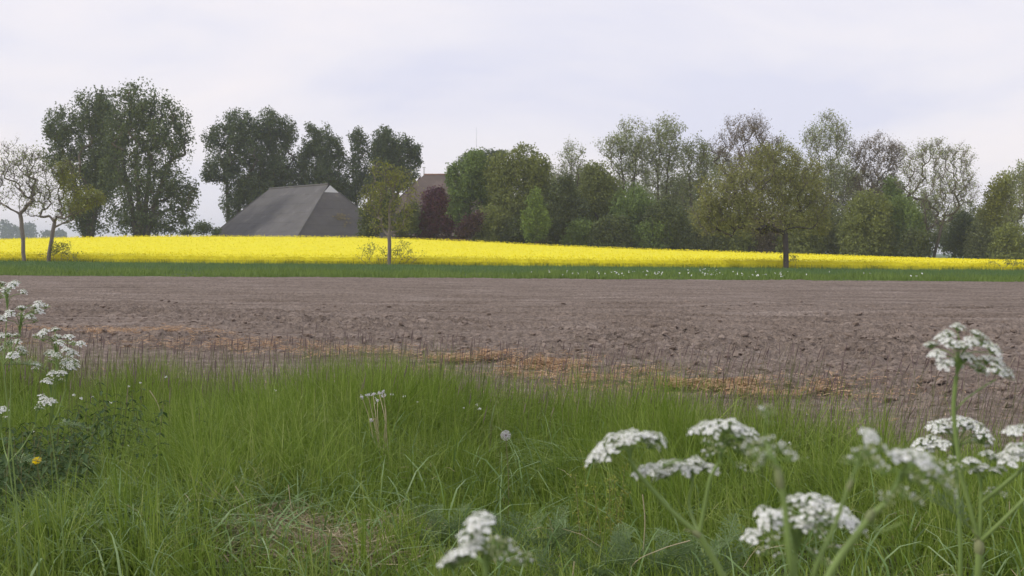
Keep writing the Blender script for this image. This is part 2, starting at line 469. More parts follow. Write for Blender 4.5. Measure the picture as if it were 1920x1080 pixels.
for px, py, n, rx, ry in ((1320, 726, 1500, .30, .22), (1020, 688, 800, .35, .28), (890, 680, 500, .4, .25), (960, 700, 500, .7, .5), (1150, 714, 600, .5, .4),
                          (1050, 700, 500, .8, .4), (1550, 745, 300, .5, .3), (1440, 742, 350, .5, .3), (260, 634, 420, .5, .3), (190, 630, 160, .4, .3),
                          (60, 624, 180, .7, .4), (340, 638, 260, .5, .3), (430, 655, 350, .8, .3), (560, 662, 350, .9, .4), (700, 670, 350, .9, .4), (1250, 735, 450, .7, .4), (150, 650, 200, 1.2, .5)):
    strands(mb, gp(px, py), int(n * 3.0), rx, ry, .13, .0042, .05, clump=True)
for i in range(60):
    strands(mb, (R(-8, 5), R(9.5, 14)), 40, 1.0, .8, .12, .003)
tag(mb.build('straw_litter', M['straw']), 'orange straw scattered along the near edge of the ploughed field', 'straw', kind='stuff')

# ------------------------------------------------------------------ far strip and rapeseed crop
def blades1(mb, x, y, h, wd, lean=.3, z=None):
    n = len(x); z = G(x, y) if z is None else z
    a = R(0, 6.28, n); f = R(0, 3.14, n)
    c = np.stack([x, y, z - .02], -1); s = np.stack([np.cos(f), np.sin(f) * .4, 0 * f], -1) * (wd * R(.6, 1.4, n))[:, None]
    t = c + np.stack([np.cos(a) * lean * h, np.sin(a) * lean * h, h], -1)
    V = np.stack([c - s, c + s, t], 1)
    mb.add(V, np.arange(n)[:, None] * 3 + [0, 1, 2])
mb = MB()
n = 62000; y = Y_STRIP + 11.5 + (Y_RAPE - Y_STRIP - 11.6) * R(0, 1, n); x = R(-1, 1, n) * (.5 * y + 8)
blades1(mb, x, y, R(.12, .26, n) * (.7 + .6 * vn(x * .2, y * .4, 8)), .03)
tag(mb.build('young_wheat', M['wheat']), 'dark green young cereal in front of the yellow crop', 'wheat', kind='stuff')
mb = MB()
n = 62000; y = Y_STRIP + .1 + 15 * R(0, 1, n) ** 1.2; x = R(-1, 1, n) * (.5 * y + 8)
tuft = fbm(x * .35, y * .6, 12, 3)
blades1(mb, x, y, R(.10, .30, n) * np.clip((tuft - .32) * 4.6, .2, 2.3), .028, .45)
tag(mb.build('rough_grass', M['rough']), 'tufted light green grass along the far side of the ploughed field', 'grass', kind='stuff')
# tiny white flowers in that grass
mb = MB()
def strip_flowers(n, p0, p1, q0, q1):
    px = R(p0, p1, n); d = R(q0, q1, n); x = (px - 960) / FPX * d
    c = np.stack([x, d, G(x, d) + R(.22, .45, n)], -1)
    V, F = leaf_quads(c, R(.04, .11, n), 1.3); mb.add(V, F, 0)
    V, F = leaf_quads(c + RNG.normal(size=(n, 3)) * .05, R(.06, .12, n), 1.3); mb.add(V, F, 0)
    blades1(mb, x, d, c[:, 2] - G(x, d), .008, .02)
    mb.M[-1][:] = 1
strip_flowers(22, 1060, 1560, 62, 68)
for q_ in (1075, 1130, 1160, 1215, 1240, 1290, 1330, 1345, 1390, 1430, 1460): strip_flowers(int(R(2, 7)), q_ - 14, q_ + 14, 61.6, 66)
strip_flowers(5, 960, 1080, 61.8, 65); strip_flowers(5, 1610, 1730, 61.8, 64); strip_flowers(12, 1310, 1345, 70, 76)
tag(mb.build('white_verge_flowers', [M['petal'], M['rough']]), 'specks of white flowers in the far grass strip', 'flowers', kind='stuff')

# rapeseed: canopy sheet plus loose flower heads
def canopy():
    xs = cols(70, .5, 600); rows = np.concatenate([[0, .02, .18], np.linspace(.6, 20, 40), np.linspace(20.6, 63, 60), [63.6, 63.7]])
    X, Yr = np.meshgrid(xs, rows); Y = Y_RAPE + Yr + .35 * (vn(X * .9, 0 * X, 51) - .5)
    hgt = np.full_like(X, CROP); hgt[0] = 0; hgt[1] = .45; hgt[2] = .78; hgt[-1] = 0
    Z = G(X, Y) + hgt * (1 + .10 * (vn(X * 1.1, Y * 1.1, 52) - .5)) + np.where(hgt > .5, .16 * (vn(X * 2.3, Y * 2.3, 53) - .5), 0) - .06
    V = np.stack([X, Y, Z], -1).reshape(-1, 3); c = len(xs)
    i = np.arange(len(rows) - 1)[:, None] * c + np.arange(c - 1)
    mb = MB(); mb.add(V, np.stack([i, i + 1, i + c + 1, i + c], -1).reshape(-1, 4), 0)
    n = 44000; d = 60 * R(0, 1, n) ** 1.1; y = Y_RAPE + .1 + d; x = R(-1, 1, n) * (.5 * y + 10)
    c = np.stack([x, y, G(x, y) + CROP + R(-.14, .13, n)], -1)
    V, F = leaf_quads(c, R(.06, .17, n), 1.2); mb.add(V, F, 1)
    n = 22000; y = Y_RAPE + R(-.25, .35, n); x = R(-1, 1, n) * 64
    c = np.stack([x, y, G(x, y) + CROP * R(.34, 1.08, n)], -1)
    V, F = leaf_quads(c, R(.05, .13, n), 1.2); mb.add(V, F, 1)
    n = 9000; y = Y_RAPE + R(-.2, .1, n); x = R(-1, 1, n) * 64
    blades1(mb, x, y, R(.3, .6, n), .012, .1); mb.M[-1][:] = 2
    n = 2600; x = R(-1, 1, n) * 90; y = R(Y_CREST - 6, Y_CREST + 1, n); z = G(x, y) + CROP
    c = np.stack([x, y, z + R(.05, .24, n)], -1); V, F = leaf_quads(c, R(.1, .2, n), 1.0); mb.add(V, F, 1)
    tag(mb.build('rapeseed_crop', [M['rape_c'], M['rape'], M['rape_s']]), 'bright yellow rapeseed in full bloom', 'rapeseed', kind='stuff')
canopy()
# ------------------------------------------------------------------ barns
def slab(mb, quad, th, m=0):
    q = np.asarray(quad, float)
    nrm = np.cross(q[1] - q[0], q[-1] - q[0]); nrm /= np.linalg.norm(nrm)
    k = len(q); V = np.vstack([q, q - nrm * th])
    mb.add(V, [tuple(range(k))] if k == 4 else [(0, 1, 2)], m)
    mb.add(V, [tuple(range(2 * k - 1, k - 1, -1))] if k == 4 else [(5, 4, 3)], m)
    mb.add(V, [(i, i + k, (i + 1) % k + k, (i + 1) % k) for i in range(k)], m)

def roofmat(name, c, c2):
    m = mat(name, [(0, tuple(np.array(c) * .62)), (.35, tuple(np.array(c) * .9)), (.65, c), (.86, tuple(np.array(c) * 1.25)), (1, c2)], scale=.42, stretch=(1, 1, 1.2), rough=.9, jitter=.12, bump=.3, bscale=3, contrast=1.1)
    return m
M['roof1'] = roofmat('grey_roof_sheet', (.130, .124, .122), (.24, .20, .12))
M['roof2'] = roofmat('hip_roof_sheet', (.122, .113, .108), (.19, .16, .11))  # slightly darker, browner version of the grey sheet, used on the hip faces
M['roofb'] = roofmat('brown_roof_sheet', (.132, .102, .087), (.17, .12, .09))
M['white'] = mat('white_board', g2((.60, .59, .58), .08), rough=.6)
M['brick'] = mat('barn_brick', g2((.20, .10, .07), .3), scale=2, rough=.9)
M['ridge'] = mat('ridge_tile', g2((.26, .15, .11), .25), scale=2, rough=.85)
M['lichen'] = mat('lichen', g2((.19, .155, .085), .25), scale=2, rough=.9)

def barn(label, P0, ang, Ln, Wd, ze, zr, in0, in1, zg, mats, gab, ncourse, base):
    """half-hipped barn; P0 = corner nearest to us, long side runs left/back"""
    a = np.array([-math.cos(ang), math.sin(ang), 0]); b = np.array([math.sin(ang), math.cos(ang), 0]); up = np.array([0, 0, 1.])
    P0 = np.array([P0[0], P0[1], 0.])
    root = thing('barn', label, 'barn', (P0[0], P0[1], base), 'farm barns'); o = np.array([P0[0], P0[1], base])
    W = lambda s, t, z: P0 + a * s + b * t + up * z
    ov = .5
    A, B, C, D = W(-ov, -ov, ze), W(Ln + ov, -ov, ze), W(Ln + ov, Wd + ov, ze), W(-ov, Wd + ov, ze)
    R0, R1 = W(in0, Wd / 2, zr), W(Ln - in1, Wd / 2, zr)
    f = (zg - ze) / (zr - ze)                      # the hip stops below the ridge: a small upright gable
    hip = lambda p, r, t: p + (r - p) * t
    def face(p, q, r, s, m, fmax=1.0):             # p-q eave, s-r top; courses of sheets from eave to ridge
        for i in range(ncourse):
            t0, t1 = i / ncourse * fmax, (i + 1) / ncourse * fmax + .012
            mb = MB(); nn = np.cross(q - p, s - p); nn /= np.linalg.norm(nn)
            lo, hi = nn * .066, nn * .05
            slab(mb, [hip(p, s, t0) + lo, hip(q, r, t0) + lo, hip(q, r, min(t1, 1)) + hi, hip(p, s, min(t1, 1)) + hi], .06)
            mb.build('roof_course', m, root, o)
    face(B, A, R0, R1, mats[0])
    face(A, D, R0, R0, mats[1], f)
    face(D, C, R1, R0, mats[0])
    face(C, B, R1, R1, mats[1], f)
    for (p, q, r, s_) in ((A, D, R0, .09), (C, B, R1, .09)):
        mb = MB(); e0, e1 = hip(p, r, f), hip(q, r, f); cc = (e0 + e1) / 2
        tip = r * .999 + cc * .001
        nn = np.cross(e1 - e0, up); nn /= np.linalg.norm(nn); nn = nn if nn @ (cc - r) > 0 else -nn
        apex = np.array([cc[0], cc[1], r[2] - .12]) + (r - cc) * np.array([.55, .55, 0])
        slab(mb, [e0 + nn * .1, e1 + nn * .1, apex + nn * .1], .12)
        mb.build('gable_board', gab, root, o)
    mb = MB(); tube1(mb, [R0 + up * .1, R1 + up * .1], .17, .17, 8, 8); mb.build('ridge_cap', mats[2], root, o)
    for (p, r) in ((A, R0), (B, R1), (C, R1), (D, R0)):
        mb = MB(); tube1(mb, [p + up * .12, hip(p, r, f) + up * .12], .12, .12, 6, 6); mb.build('hip_cap', mats[3], root, o)
    walls = MB(); q = [W(0, 0, 0), W(Ln, 0, 0), W(Ln, Wd, 0), W(0, Wd, 0)]
    for i in range(4):
        u, v = q[i], q[(i + 1) % 4]
        mb = MB(); mb.add([u + up * (base - .5), v + up * (base - .5), v + up * (ze - .06), u + up * (ze - .06)], [(0, 1, 2, 3)])
        mb.build('wall', M['brick'], root, o)
    return root, o, W, (A, B, C, D, R0, R1)

b1, o1, W1, q1 = barn('nearer grey hipped barn roof with a small white gable at its ridge end', (-34.9, 172.0), math.radians(48), 31, 20, 2.75, 12.7, 6.1, 4.7, 11.35,
     [M['roof1'], M['roof2'], M['roof1'], M['roof1']], M['white'], 6, 1.6)
A_, B_, C_, D_, R0_, R1_ = q1
mb = MB(); pa = A_ * .28 + D_ * .30 + R0_ * .42
nn = np.cross(D_ - A_, R0_ - A_); nn /= np.linalg.norm(nn); nn = nn if nn[1] < 0 else -nn
for k in range(38):
    d1 = (D_ - A_) / 20; d2 = (R0_ - (A_ + D_) / 2) / 11
    c = pa + d1 * RNG.normal() * .8 + d2 * RNG.normal() * .7 + nn * .26
    s = R(.08, .34)
    mb.add([c - d1 * s, c + d2 * s * .5, c + d1 * s, c - d2 * s * .8], [(0, 1, 2, 3)])
tag(mb.build('lichen_patch', M['lichen'], b1, o1), kind='stuff')
b2, o2, W2, q2 = barn('taller brown barn roof half hidden behind trees, right of the grey barn', (-26.5, 193.0), math.radians(20), 1, 1, 4, 5, .3, .3, 4.5,
     [M['roofb'], M['roofb'], M['ridge'], M['roofb']], M['roofb'], 1, 1.6) if False else barn(
     'taller brown barn roof half hidden behind trees, right of the grey barn', (3.6, 196.0), math.radians(8), 32, 24, 4.2, 16.4, 9, 9, 14.8,
     [M['roofb'], M['roofb'], M['ridge'], M['roofb']], M['roofb'], 7, 1.8)
mb = MB(); pr = q2[5]
tube1(mb, [pr + [0, 0, -.1], pr + [0, 0, 1.6]], .16, .10, 6, 4); tube1(mb, [pr + [-.3, 0, 1.5], pr + [.3, 0, 1.5]], .1, .1, 6, 4)
mb.build('ridge_finial', M['white'], b2, o2)

mast = thing('radio_mast', 'thin faint mast standing far off above the dark green trees', 'mast', (*(np.array([(892 - 960) / FPX * 300, 300])), 0))
mb = MB(); tube1(mb, [(0, 0, 0), (0, 0, 36)], .10, .03, 5, 6); mb.build('pole', mat('mast_grey', g2((.35, .35, .36), .1), rough=.6), mast)
for zz in (12, 22, 30):
    mb = MB(); tube1(mb, [(-.5, 0, zz), (.5, 0, zz)], .04, .04, 4, 3); mb.build('cross_arm', M['white'], mast)

# ------------------------------------------------------------------ trees
def grow_wood(trunk, tips, step, up=.35):
    """joins every tip to the nearest branch already grown; returns nodes, parents"""
    cap = len(trunk) + len(tips) * 14
    pos = np.zeros((cap, 3)); par = np.full(cap, -1); n = len(trunk)
    pos[:n] = trunk; par[1:n] = np.arange(n - 1)
    base = trunk[min(2, n - 1)]
    axis = np.array([base[0], base[1], 0])
    dist = np.linalg.norm((tips - trunk.mean(0)), axis=1)
    first = max(1, int(n * .35))
    for i in np.argsort(dist):
        tp = tips[i]
        d = pos[first:n] - tp; L_ = np.linalg.norm(d, axis=1)
        cost = L_ * (1 + .9 * np.clip(d[:, 2] / (L_ + .01) + .55, 0, None))
        j = first + int(np.argmin(cost)); p0 = pos[j]; ln = np.linalg.norm(tp - p0)
        k = int(min(12, max(1, math.ceil(ln / step))))
        mid = (p0 + tp) / 2 + np.array([0, 0, -ln * .12 * up * 3]) + RNG.normal(size=3) * ln * .07
        t = (np.arange(1, k + 1) / k)[:, None]
        q = (1 - t) ** 2 * p0 + 2 * t * (1 - t) * mid + t * t * tp
        q[:-1] += RNG.normal(size=(k - 1, 3)) * step * .10
        if n + k > cap: break
        pos[n:n + k] = q; par[n] = j; par[n + 1:n + k] = np.arange(n, n + k - 1); n += k
    pos, par = pos[:n], par[:n]
    cnt = np.zeros(n)
    ch = np.zeros(n, int); np.add.at(ch, par[1:], 1)
    cnt[ch == 0] = 1
    for i in range(n - 1, 0, -1): cnt[par[i]] += cnt[i]
    return pos, par, cnt, ch

def in_lobes(C_, R_, n):
    """leaf places spread through the crown in ragged clumps, thinner towards its skin"""
    w_ = R_[:, 0] * R_[:, 2]; w_ = w_ / w_.sum(); got = []
    tot = 0
    while tot < n:
        k = n * 2; pk = RNG.choice(len(C_), k, p=w_)
        dq = rand_dirs(k); rag = .76 + .42 * vn(dq[:, 0] * 3.1 + pk * 5.3, dq[:, 2] * 3.1 + dq[:, 1] * 1.7, 93)
        u = dq * (R(0, 1, k) ** .42 * rag * R(.9, 1.08, k))[:, None]
        p = C_[pk] + u * R_[pk]
        g = vn(p[:, 0] * .95 + p[:, 1] * .4, p[:, 2] * .5 + p[:, 1] * .35, 91) * .6 + vn(p[:, 0] * 2.1 - p[:, 1] * .7, p[:, 2] * 1.3 + p[:, 1] * .8, 92) * .4
        ok = g > R(.16, .58, k)
        got.append(p[ok]); tot += ok.sum()
    return np.concatenate(got)[:n]

def tree(name, label, cat, group, px, d, lobes, leaf, cover=2.4, tips=150, ls=.30, r0=.35, bark='bark', twigs=0, stems=1, fork=.55, lean=0, basez=None, tl=1.0, rmin=.02, spread=.42, step=.9, tipbias=2.2, hang=.35, fill=None, extra=(), rexp=.5, cent=.75):
    s = d / FPX
    bx = (px - 960) * s; bz = G(bx, d) - .1 if basez is None else basez
    o = np.array([bx, d, bz])
    lb = []
    for (cx, cy, rx, ry) in lobes:
        c = P(cx, cy, d); lb.append((c, np.array([rx * s, max(min(rx, ry) * s * .85, rx * s * .7), ry * s])))
    vol = np.array([np.prod(r) ** .8 for _, r in lb]); vol /= vol.sum()
    pick = RNG.choice(len(lb), tips, p=vol)
    u = rand_dirs(tips) * (R(0, 1, tips) ** (1 / tipbias))[:, None] * .93
    C_ = np.array([c for c, _ in lb]); R_ = np.array([r for _, r in lb])
    T = C_[pick] + u * R_[pick]
    ex = []
    for (lf2, cov2, lob2) in extra:
        e2 = [(P(a, b, d), np.array([c * s, c * s * .8, e_ * s])) for a, b, c, e_ in lob2]; ex.append((lf2, cov2, e2))
        for c, r in e2: T = np.vstack([T, c + rand_dirs(14) * R(.3, .9, 14)[:, None] * r])
    tips = len(T)
    top = max(c[2] + r[2] for c, r in lb)
    root = thing(name, label, cat, o, group)
    ws = MB(); ws2 = MB(); segs = []
    leafpos = []
    order = np.argsort(T[:, 0]); groups = np.array_split(order, stems)
    for gi, g in enumerate(groups):
        if len(g) == 0: continue
        cg = T[g].mean(0); h = (top - bz) * fork
        tx = bx + (cg[0] - bx) * cent + lean * s; ty = d + (cg[1] - d) * .5
        z0 = bz - .2; m = max(4, int(h / step))
        tt = np.linspace(0, 1, m)[:, None]
        off = np.array([(gi - (stems - 1) / 2) * .5 * (stems > 1), 0, 0])
        tr = np.hstack([bx + off[0] + (tx - bx) * tt ** 1.4, d + (ty - d) * tt ** 1.4, z0 + (bz + h - z0) * tt]) + RNG.normal(size=(m, 3)) * np.array([.05, .05, 0]) * (step if step < .8 else 1) * min(1, r0 / .2)
        pos, par, cnt, ch = grow_wood(tr, T[g], step, hang)
        rr = np.maximum(r0 * (cnt / cnt.max()) ** rexp, rmin)
        idx = np.arange(1, len(pos)); pp = par[idx]
        thick = (rr[idx] > .055) & (r0 > .15)
        for mask, sides in ((thick, 5), (~thick, 3)):
            i, p = idx[mask], pp[mask]
            if len(i):
                rp = np.minimum(rr[p], rr[i] * 1.5)
                V, F = tubes(np.stack([pos[p], pos[i]], 1), np.stack([rp, rr[i]], 1), sides)
                (ws if sides == 5 else ws2).add(V, F)
        thin = idx[(cnt[idx] <= 4)]
        if twigs:
            k = int(twigs / stems); src = pos[RNG.choice(thin, k)]
            out_ = src - np.array([bx + (tx - bx) * .6, d, bz + (top - bz) * .45]); out_ /= np.linalg.norm(out_, axis=1, keepdims=True)
            dr = out_ * .9 + rand_dirs(k) * .75 + np.array([0, 0, .35]); dr /= np.linalg.norm(dr, axis=1, keepdims=True)
            ln = R(.35, 1.25, k)[:, None] * tl
            mid = src + dr * ln * .5 + rand_dirs(k) * ln * .06
            V, F = tubes(np.stack([src, src + dr * ln], 1), np.array([rmin * .8, rmin * .2])[None], 3)
            ws2.add(V, F)
            leafpos.append(np.concatenate([src + dr * ln, mid]))
        else:
            leafpos.append(pos[thin])
    # every trunk with its boughs is one part, the fine branches another
    if ws.V: ws.build('trunk', M[bark], root, o, smooth=True)
    if ws2.V:
        wb = ws2.build('branches', M['twig' if twigs else bark], root, o)
        if r0 < .16 or stems > 1: wb['kind'] = 'stuff'
    if leaf and cover > 0:
        area = sum(math.pi * r[0] * r[2] for _, r in lb) * (.8 if len(lb) > 2 else 1)
        ls = ls * (1.12 if cover > 1.3 else .95); n = int(min(area * cover * (1.75 if cover > 1.3 else 1.1) / (ls * ls * .21), 34000))
        fl = (.62 if cover > 1.3 else .4) if fill is None else fill
        LP = np.concatenate(leafpos); k = int(n * (1 - fl)); c = LP[RNG.integers(0, len(LP), k)] + RNG.normal(size=(k, 3)) * spread * np.array([1, 1, .9])
        c = np.vstack([c, in_lobes(C_, R_, n - k)])
        V, F = leaf_tris(c, ls * R(.6, 1.35, len(c)))
        mb = MB(); mb.add(V, F); mb.build('crown', M['L' + leaf], root, o)
    for lf2, cov2, e2 in ex:
        area = sum(math.pi * r[0] * r[2] for _, r in e2); n = int(area * cov2 / (ls * ls * .26))
        c = in_lobes(np.array([q for q, _ in e2]), np.array([q for _, q in e2]), n)
        V, F = leaf_tris(c, ls * R(.55, 1.35, n)); mb = MB(); mb.add(V, F); mb.build('leafy_side', M['L' + lf2], root, o)
    return root

POP = 'tall poplars around the barns'; WOOD = 'trees of the wood on the right'; ROW = 'young trees along the edge of the yellow crop'; UND = 'bushes under the wood'
# poplars on the left
tree('poplar_tree', 'tall dark poplar, left of the pair at the far left, with a ragged left side', 'tree', POP, 165, 186,
     [(160, 230, 36, 68), (115, 240, 30, 45), (165, 330, 50, 70), (95, 238, 14, 30), (185, 210, 22, 45), (150, 395, 45, 42), (190, 300, 35, 80), (175, 415, 40, 34), (115, 290, 34, 50), (205, 280, 36, 110), (198, 215, 24, 46)], 'dark', 3.0, 170, .32, .42, stems=3)
tree('poplar_tree', 'biggest dark poplar with a broad rounded crown, left of the grey barn', 'tree', POP, 265, 182,
     [(245, 235, 55, 84), (305, 250, 55, 78), (338, 255, 30, 64), (265, 340, 75, 80), (222, 315, 42, 105), (320, 350, 45, 50), (345, 375, 30, 42), (245, 412, 50, 36), (285, 418, 60, 30), (325, 412, 46, 34), (355, 350, 22, 20), (275, 230, 50, 76)], 'dark', 3.8, 260, .32, .5, stems=4)
tree('poplar_tree', 'open forked poplar behind the left end of the grey barn', 'tree', POP, 432, 212,
     [(445, 245, 42, 44), (405, 265, 26, 30), (470, 280, 40, 55), (420, 310, 42, 28), (455, 340, 45, 30), (440, 385, 30, 36), (395, 330, 20, 14), (485, 365, 40, 36)], 'dark', 1.7, 130, .33, .38, stems=2, fork=.5)
tree('poplar_tree', 'poplar with a pointed double top behind the middle of the grey barn', 'tree', POP, 505, 214,
     [(505, 245, 34, 46), (540, 255, 20, 40), (515, 310, 45, 50), (490, 355, 44, 40), (545, 345, 34, 40), (570, 300, 18, 40)], 'dark', 1.9, 130, .33, .36, stems=2)
tree('poplar_tree', 'slim poplar rising above the white gable of the grey barn', 'tree', POP, 605, 215,
     [(585, 275, 20, 45), (610, 285, 26, 52), (633, 290, 16, 38), (600, 335, 42, 44), (625, 355, 40, 36)], 'dark', 1.8, 110, .33, .33, stems=2)
tree('poplar_tree', 'thin airy poplar between the white gable and the broad poplar', 'tree', POP, 672, 216,
     [(672, 270, 22, 36), (665, 320, 26, 44), (655, 360, 34, 32)], 'dark', 1.4, 80, .32, .28)
tree('poplar_tree', 'broad dark poplar at the right end of the poplars, above the brown barn', 'tree', POP, 735, 216,
     [(722, 268, 28, 34), (752, 285, 26, 34), (777, 295, 15, 26), (735, 315, 40, 30), (700, 345, 32, 35), (750, 335, 40, 30), (712, 300, 30, 50)], 'dark', 2.3, 120, .33, .33, stems=2)
tree('bush', 'low bush in the gap between the biggest poplar and the grey barn', 'bush', None, 385, 178, [(380, 428, 20, 13), (405, 434, 14, 9), (350, 436, 16, 8)], 'dark', 1.8, 40, .28, .08, step=.5)
# in front of the barns
tree('bush', 'dark green bush at the right corner of the grey barn', 'bush', UND, 708, 166, [(705, 405, 34, 38), (690, 430, 24, 20), (725, 380, 22, 25)], 'deep', 2.8, 80, .28, .12, step=.5)
tree('bush', 'dark bush between the young yellow-green tree and the purple tree', 'bush', UND, 760, 166, [(760, 420, 28, 28), (775, 395, 14, 18)], 'deep', 2.4, 60, .28, .10, step=.5)
tree('copper_beech', 'dark purple copper beech in front of the brown barn', 'tree', None, 815, 168,
     [(815, 385, 28, 36), (808, 420, 30, 28), (822, 365, 14, 16), (790, 425, 16, 20), (838, 425, 14, 22)], 'copper', 2.8, 130, .27, .22, fork=.6)
tree('purple_bush', 'low dark purple bush right of the copper beech', 'bush', None, 885, 167, [(880, 424, 20, 24), (895, 408, 12, 16), (868, 435, 16, 14)], 'plum', 2.0, 70, .27, .12, step=.5)
# the wood
tree('broadleaf_tree', 'green tree at the left end of the wood with a darker top', 'tree', WOOD, 880, 178,
     [(868, 350, 32, 55), (892, 315, 30, 34), (858, 400, 26, 42), (905, 360, 26, 50), (845, 330, 12, 22)], 'green', 2.6, 150, .30, .3)
tree('broadleaf_tree', 'small dark crown peeping over the left end of the wood', 'tree', WOOD, 893, 205, [(890, 296, 22, 16), (870, 305, 14, 14), (935, 292, 20, 12), (915, 300, 20, 18)], 'dark', 2.0, 60, .30, .2, fork=.75)
tree('broadleaf_tree', 'wide olive tree with a smoothly domed crown', 'tree', WOOD, 965, 176,
     [(985, 320, 46, 54), (940, 330, 36, 48), (1012, 340, 24, 44), (960, 385, 55, 50), (1000, 390, 35, 45)], 'olive', 2.6, 200, .28, .34)
tree('young_tree', 'bright fresh green young tree at the foot of the domed olive tree', 'tree', WOOD, 1002, 168, [(1003, 388, 16, 36), (994, 415, 22, 30), (1014, 418, 18, 32), (1000, 440, 20, 18)], 'bright', 1.9, 90, .26, .14, bark='bark_l')
tree('broadleaf_tree', 'half bare slender tree with a dead tip right of the domed olive tree', 'tree', WOOD, 1070, 188, [(1070, 305, 30, 34), (1068, 280, 14, 22), (1060, 340, 32, 40), (1085, 330, 22, 30)], 'soft', .55, 110, .28, .22, twigs=700, fork=.85)
tree('broadleaf_tree', 'dense dark green tree right of the bright young tree', 'tree', WOOD, 1055, 174, [(1050, 385, 34, 50), (1075, 400, 30, 45), (1040, 420, 30, 35), (1060, 345, 18, 25)], 'deep', 2.5, 150, .29, .26)
tree('broadleaf_tree', 'olive tree with a rounded top left of the tall pale trees', 'tree', WOOD, 1118, 182, [(1112, 335, 28, 36), (1135, 360, 32, 45), (1100, 380, 34, 45), (1145, 400, 35, 45)], 'olive', 2.3, 150, .29, .28)
tree('pale_poplar', 'tall pale thin-leaved tree, left of the tall pair in the wood', 'tree', WOOD, 1178, 192, [(1180, 260, 36, 38), (1150, 275, 36, 26), (1175, 310, 46, 40), (1205, 290, 24, 45), (1165, 350, 36, 30)], 'soft', .95, 190, .27, .22, twigs=1500, stems=2, fork=.8)
tree('pale_poplar', 'tall pale thin-leaved tree, right of the tall pair in the wood', 'tree', WOOD, 1240, 192, [(1248, 250, 36, 32), (1235, 285, 38, 40), (1265, 295, 24, 40), (1240, 340, 45, 40), (1225, 375, 30, 30)], 'soft', .95, 190, .27, .22, twigs=1500, stems=2, fork=.8)
tree('pale_poplar', 'thin-leaved greener tree between the tall pale pair and the oak', 'tree', WOOD, 1302, 188, [(1310, 285, 24, 28), (1295, 320, 32, 45), (1320, 320, 22, 50), (1295, 375, 34, 40), (1285, 290, 16, 26)], 'grey', 1.0, 140, .28, .25, twigs=600, stems=2, fork=.7)
tree('bare_tree', 'bare brownish tree with a brushy top rising behind the oak', 'tree', WOOD, 1398, 190, [(1375, 250, 30, 34), (1410, 245, 34, 36), (1395, 300, 60, 40), (1345, 290, 22, 30), (1440, 285, 26, 34), (1395, 350, 60, 45)], 'brown', .55, 330, .22, .26, twigs=5200, stems=3, fork=.6)
tree('broadleaf_tree', 'small pale green crown behind the right shoulder of the oak', 'tree', WOOD, 1470, 190, [(1462, 280, 24, 26), (1485, 300, 20, 30), (1470, 340, 40, 50)], 'soft', .6, 120, .27, .2, twigs=800, fork=.8)
tree('tall_tree', 'tallest tree right of the oak with a rounded thinly leaved top', 'tree', WOOD, 1560, 186, [(1545, 245, 36, 36), (1525, 265, 32, 30), (1570, 265, 24, 32), (1550, 310, 50, 45), (1575, 350, 40, 45), (1530, 350, 36, 40)], 'soft', .75, 260, .24, .26, twigs=3600, fork=.8)
tree('bare_tree', 'bare twiggy tree between the tallest tree and the forked bare tree', 'tree', WOOD, 1625, 186, [(1640, 285, 36, 32), (1605, 300, 30, 38), (1672, 300, 26, 36), (1635, 340, 50, 45), (1600, 370, 40, 40)], 'brown', .55, 300, .22, .24, twigs=4800, stems=2, fork=.6)
tree('bare_tree', 'bare forked tree with dark spreading limbs, right part of the wood', 'tree', WOOD, 1745, 176, [(1745, 290, 36, 30), (1710, 300, 26, 34), (1785, 300, 34, 36), (1750, 345, 62, 40), (1700, 340, 24, 40), (1800, 350, 30, 44), (1755, 390, 45, 35)], 'soft', .40, 360, .22, .26, bark='bark', twigs=5200, stems=2, fork=.5)
tree('broadleaf_tree', 'yellow-green tree at the right edge of the photo, left of the pale one', 'tree', WOOD, 1872, 176, [(1868, 370, 28, 36), (1880, 345, 22, 28), (1858, 405, 28, 38), (1890, 400, 26, 45)], 'lime', 1.5, 120, .27, .24)
tree('broadleaf_tree', 'pale half leafed tree cut by the right edge of the photo', 'tree', WOOD, 1925, 172, [(1908, 330, 20, 26), (1925, 350, 35, 44), (1912, 400, 28, 50), (1950, 360, 35, 45)], 'soft', 1.0, 140, .27, .28, twigs=700, fork=.7)
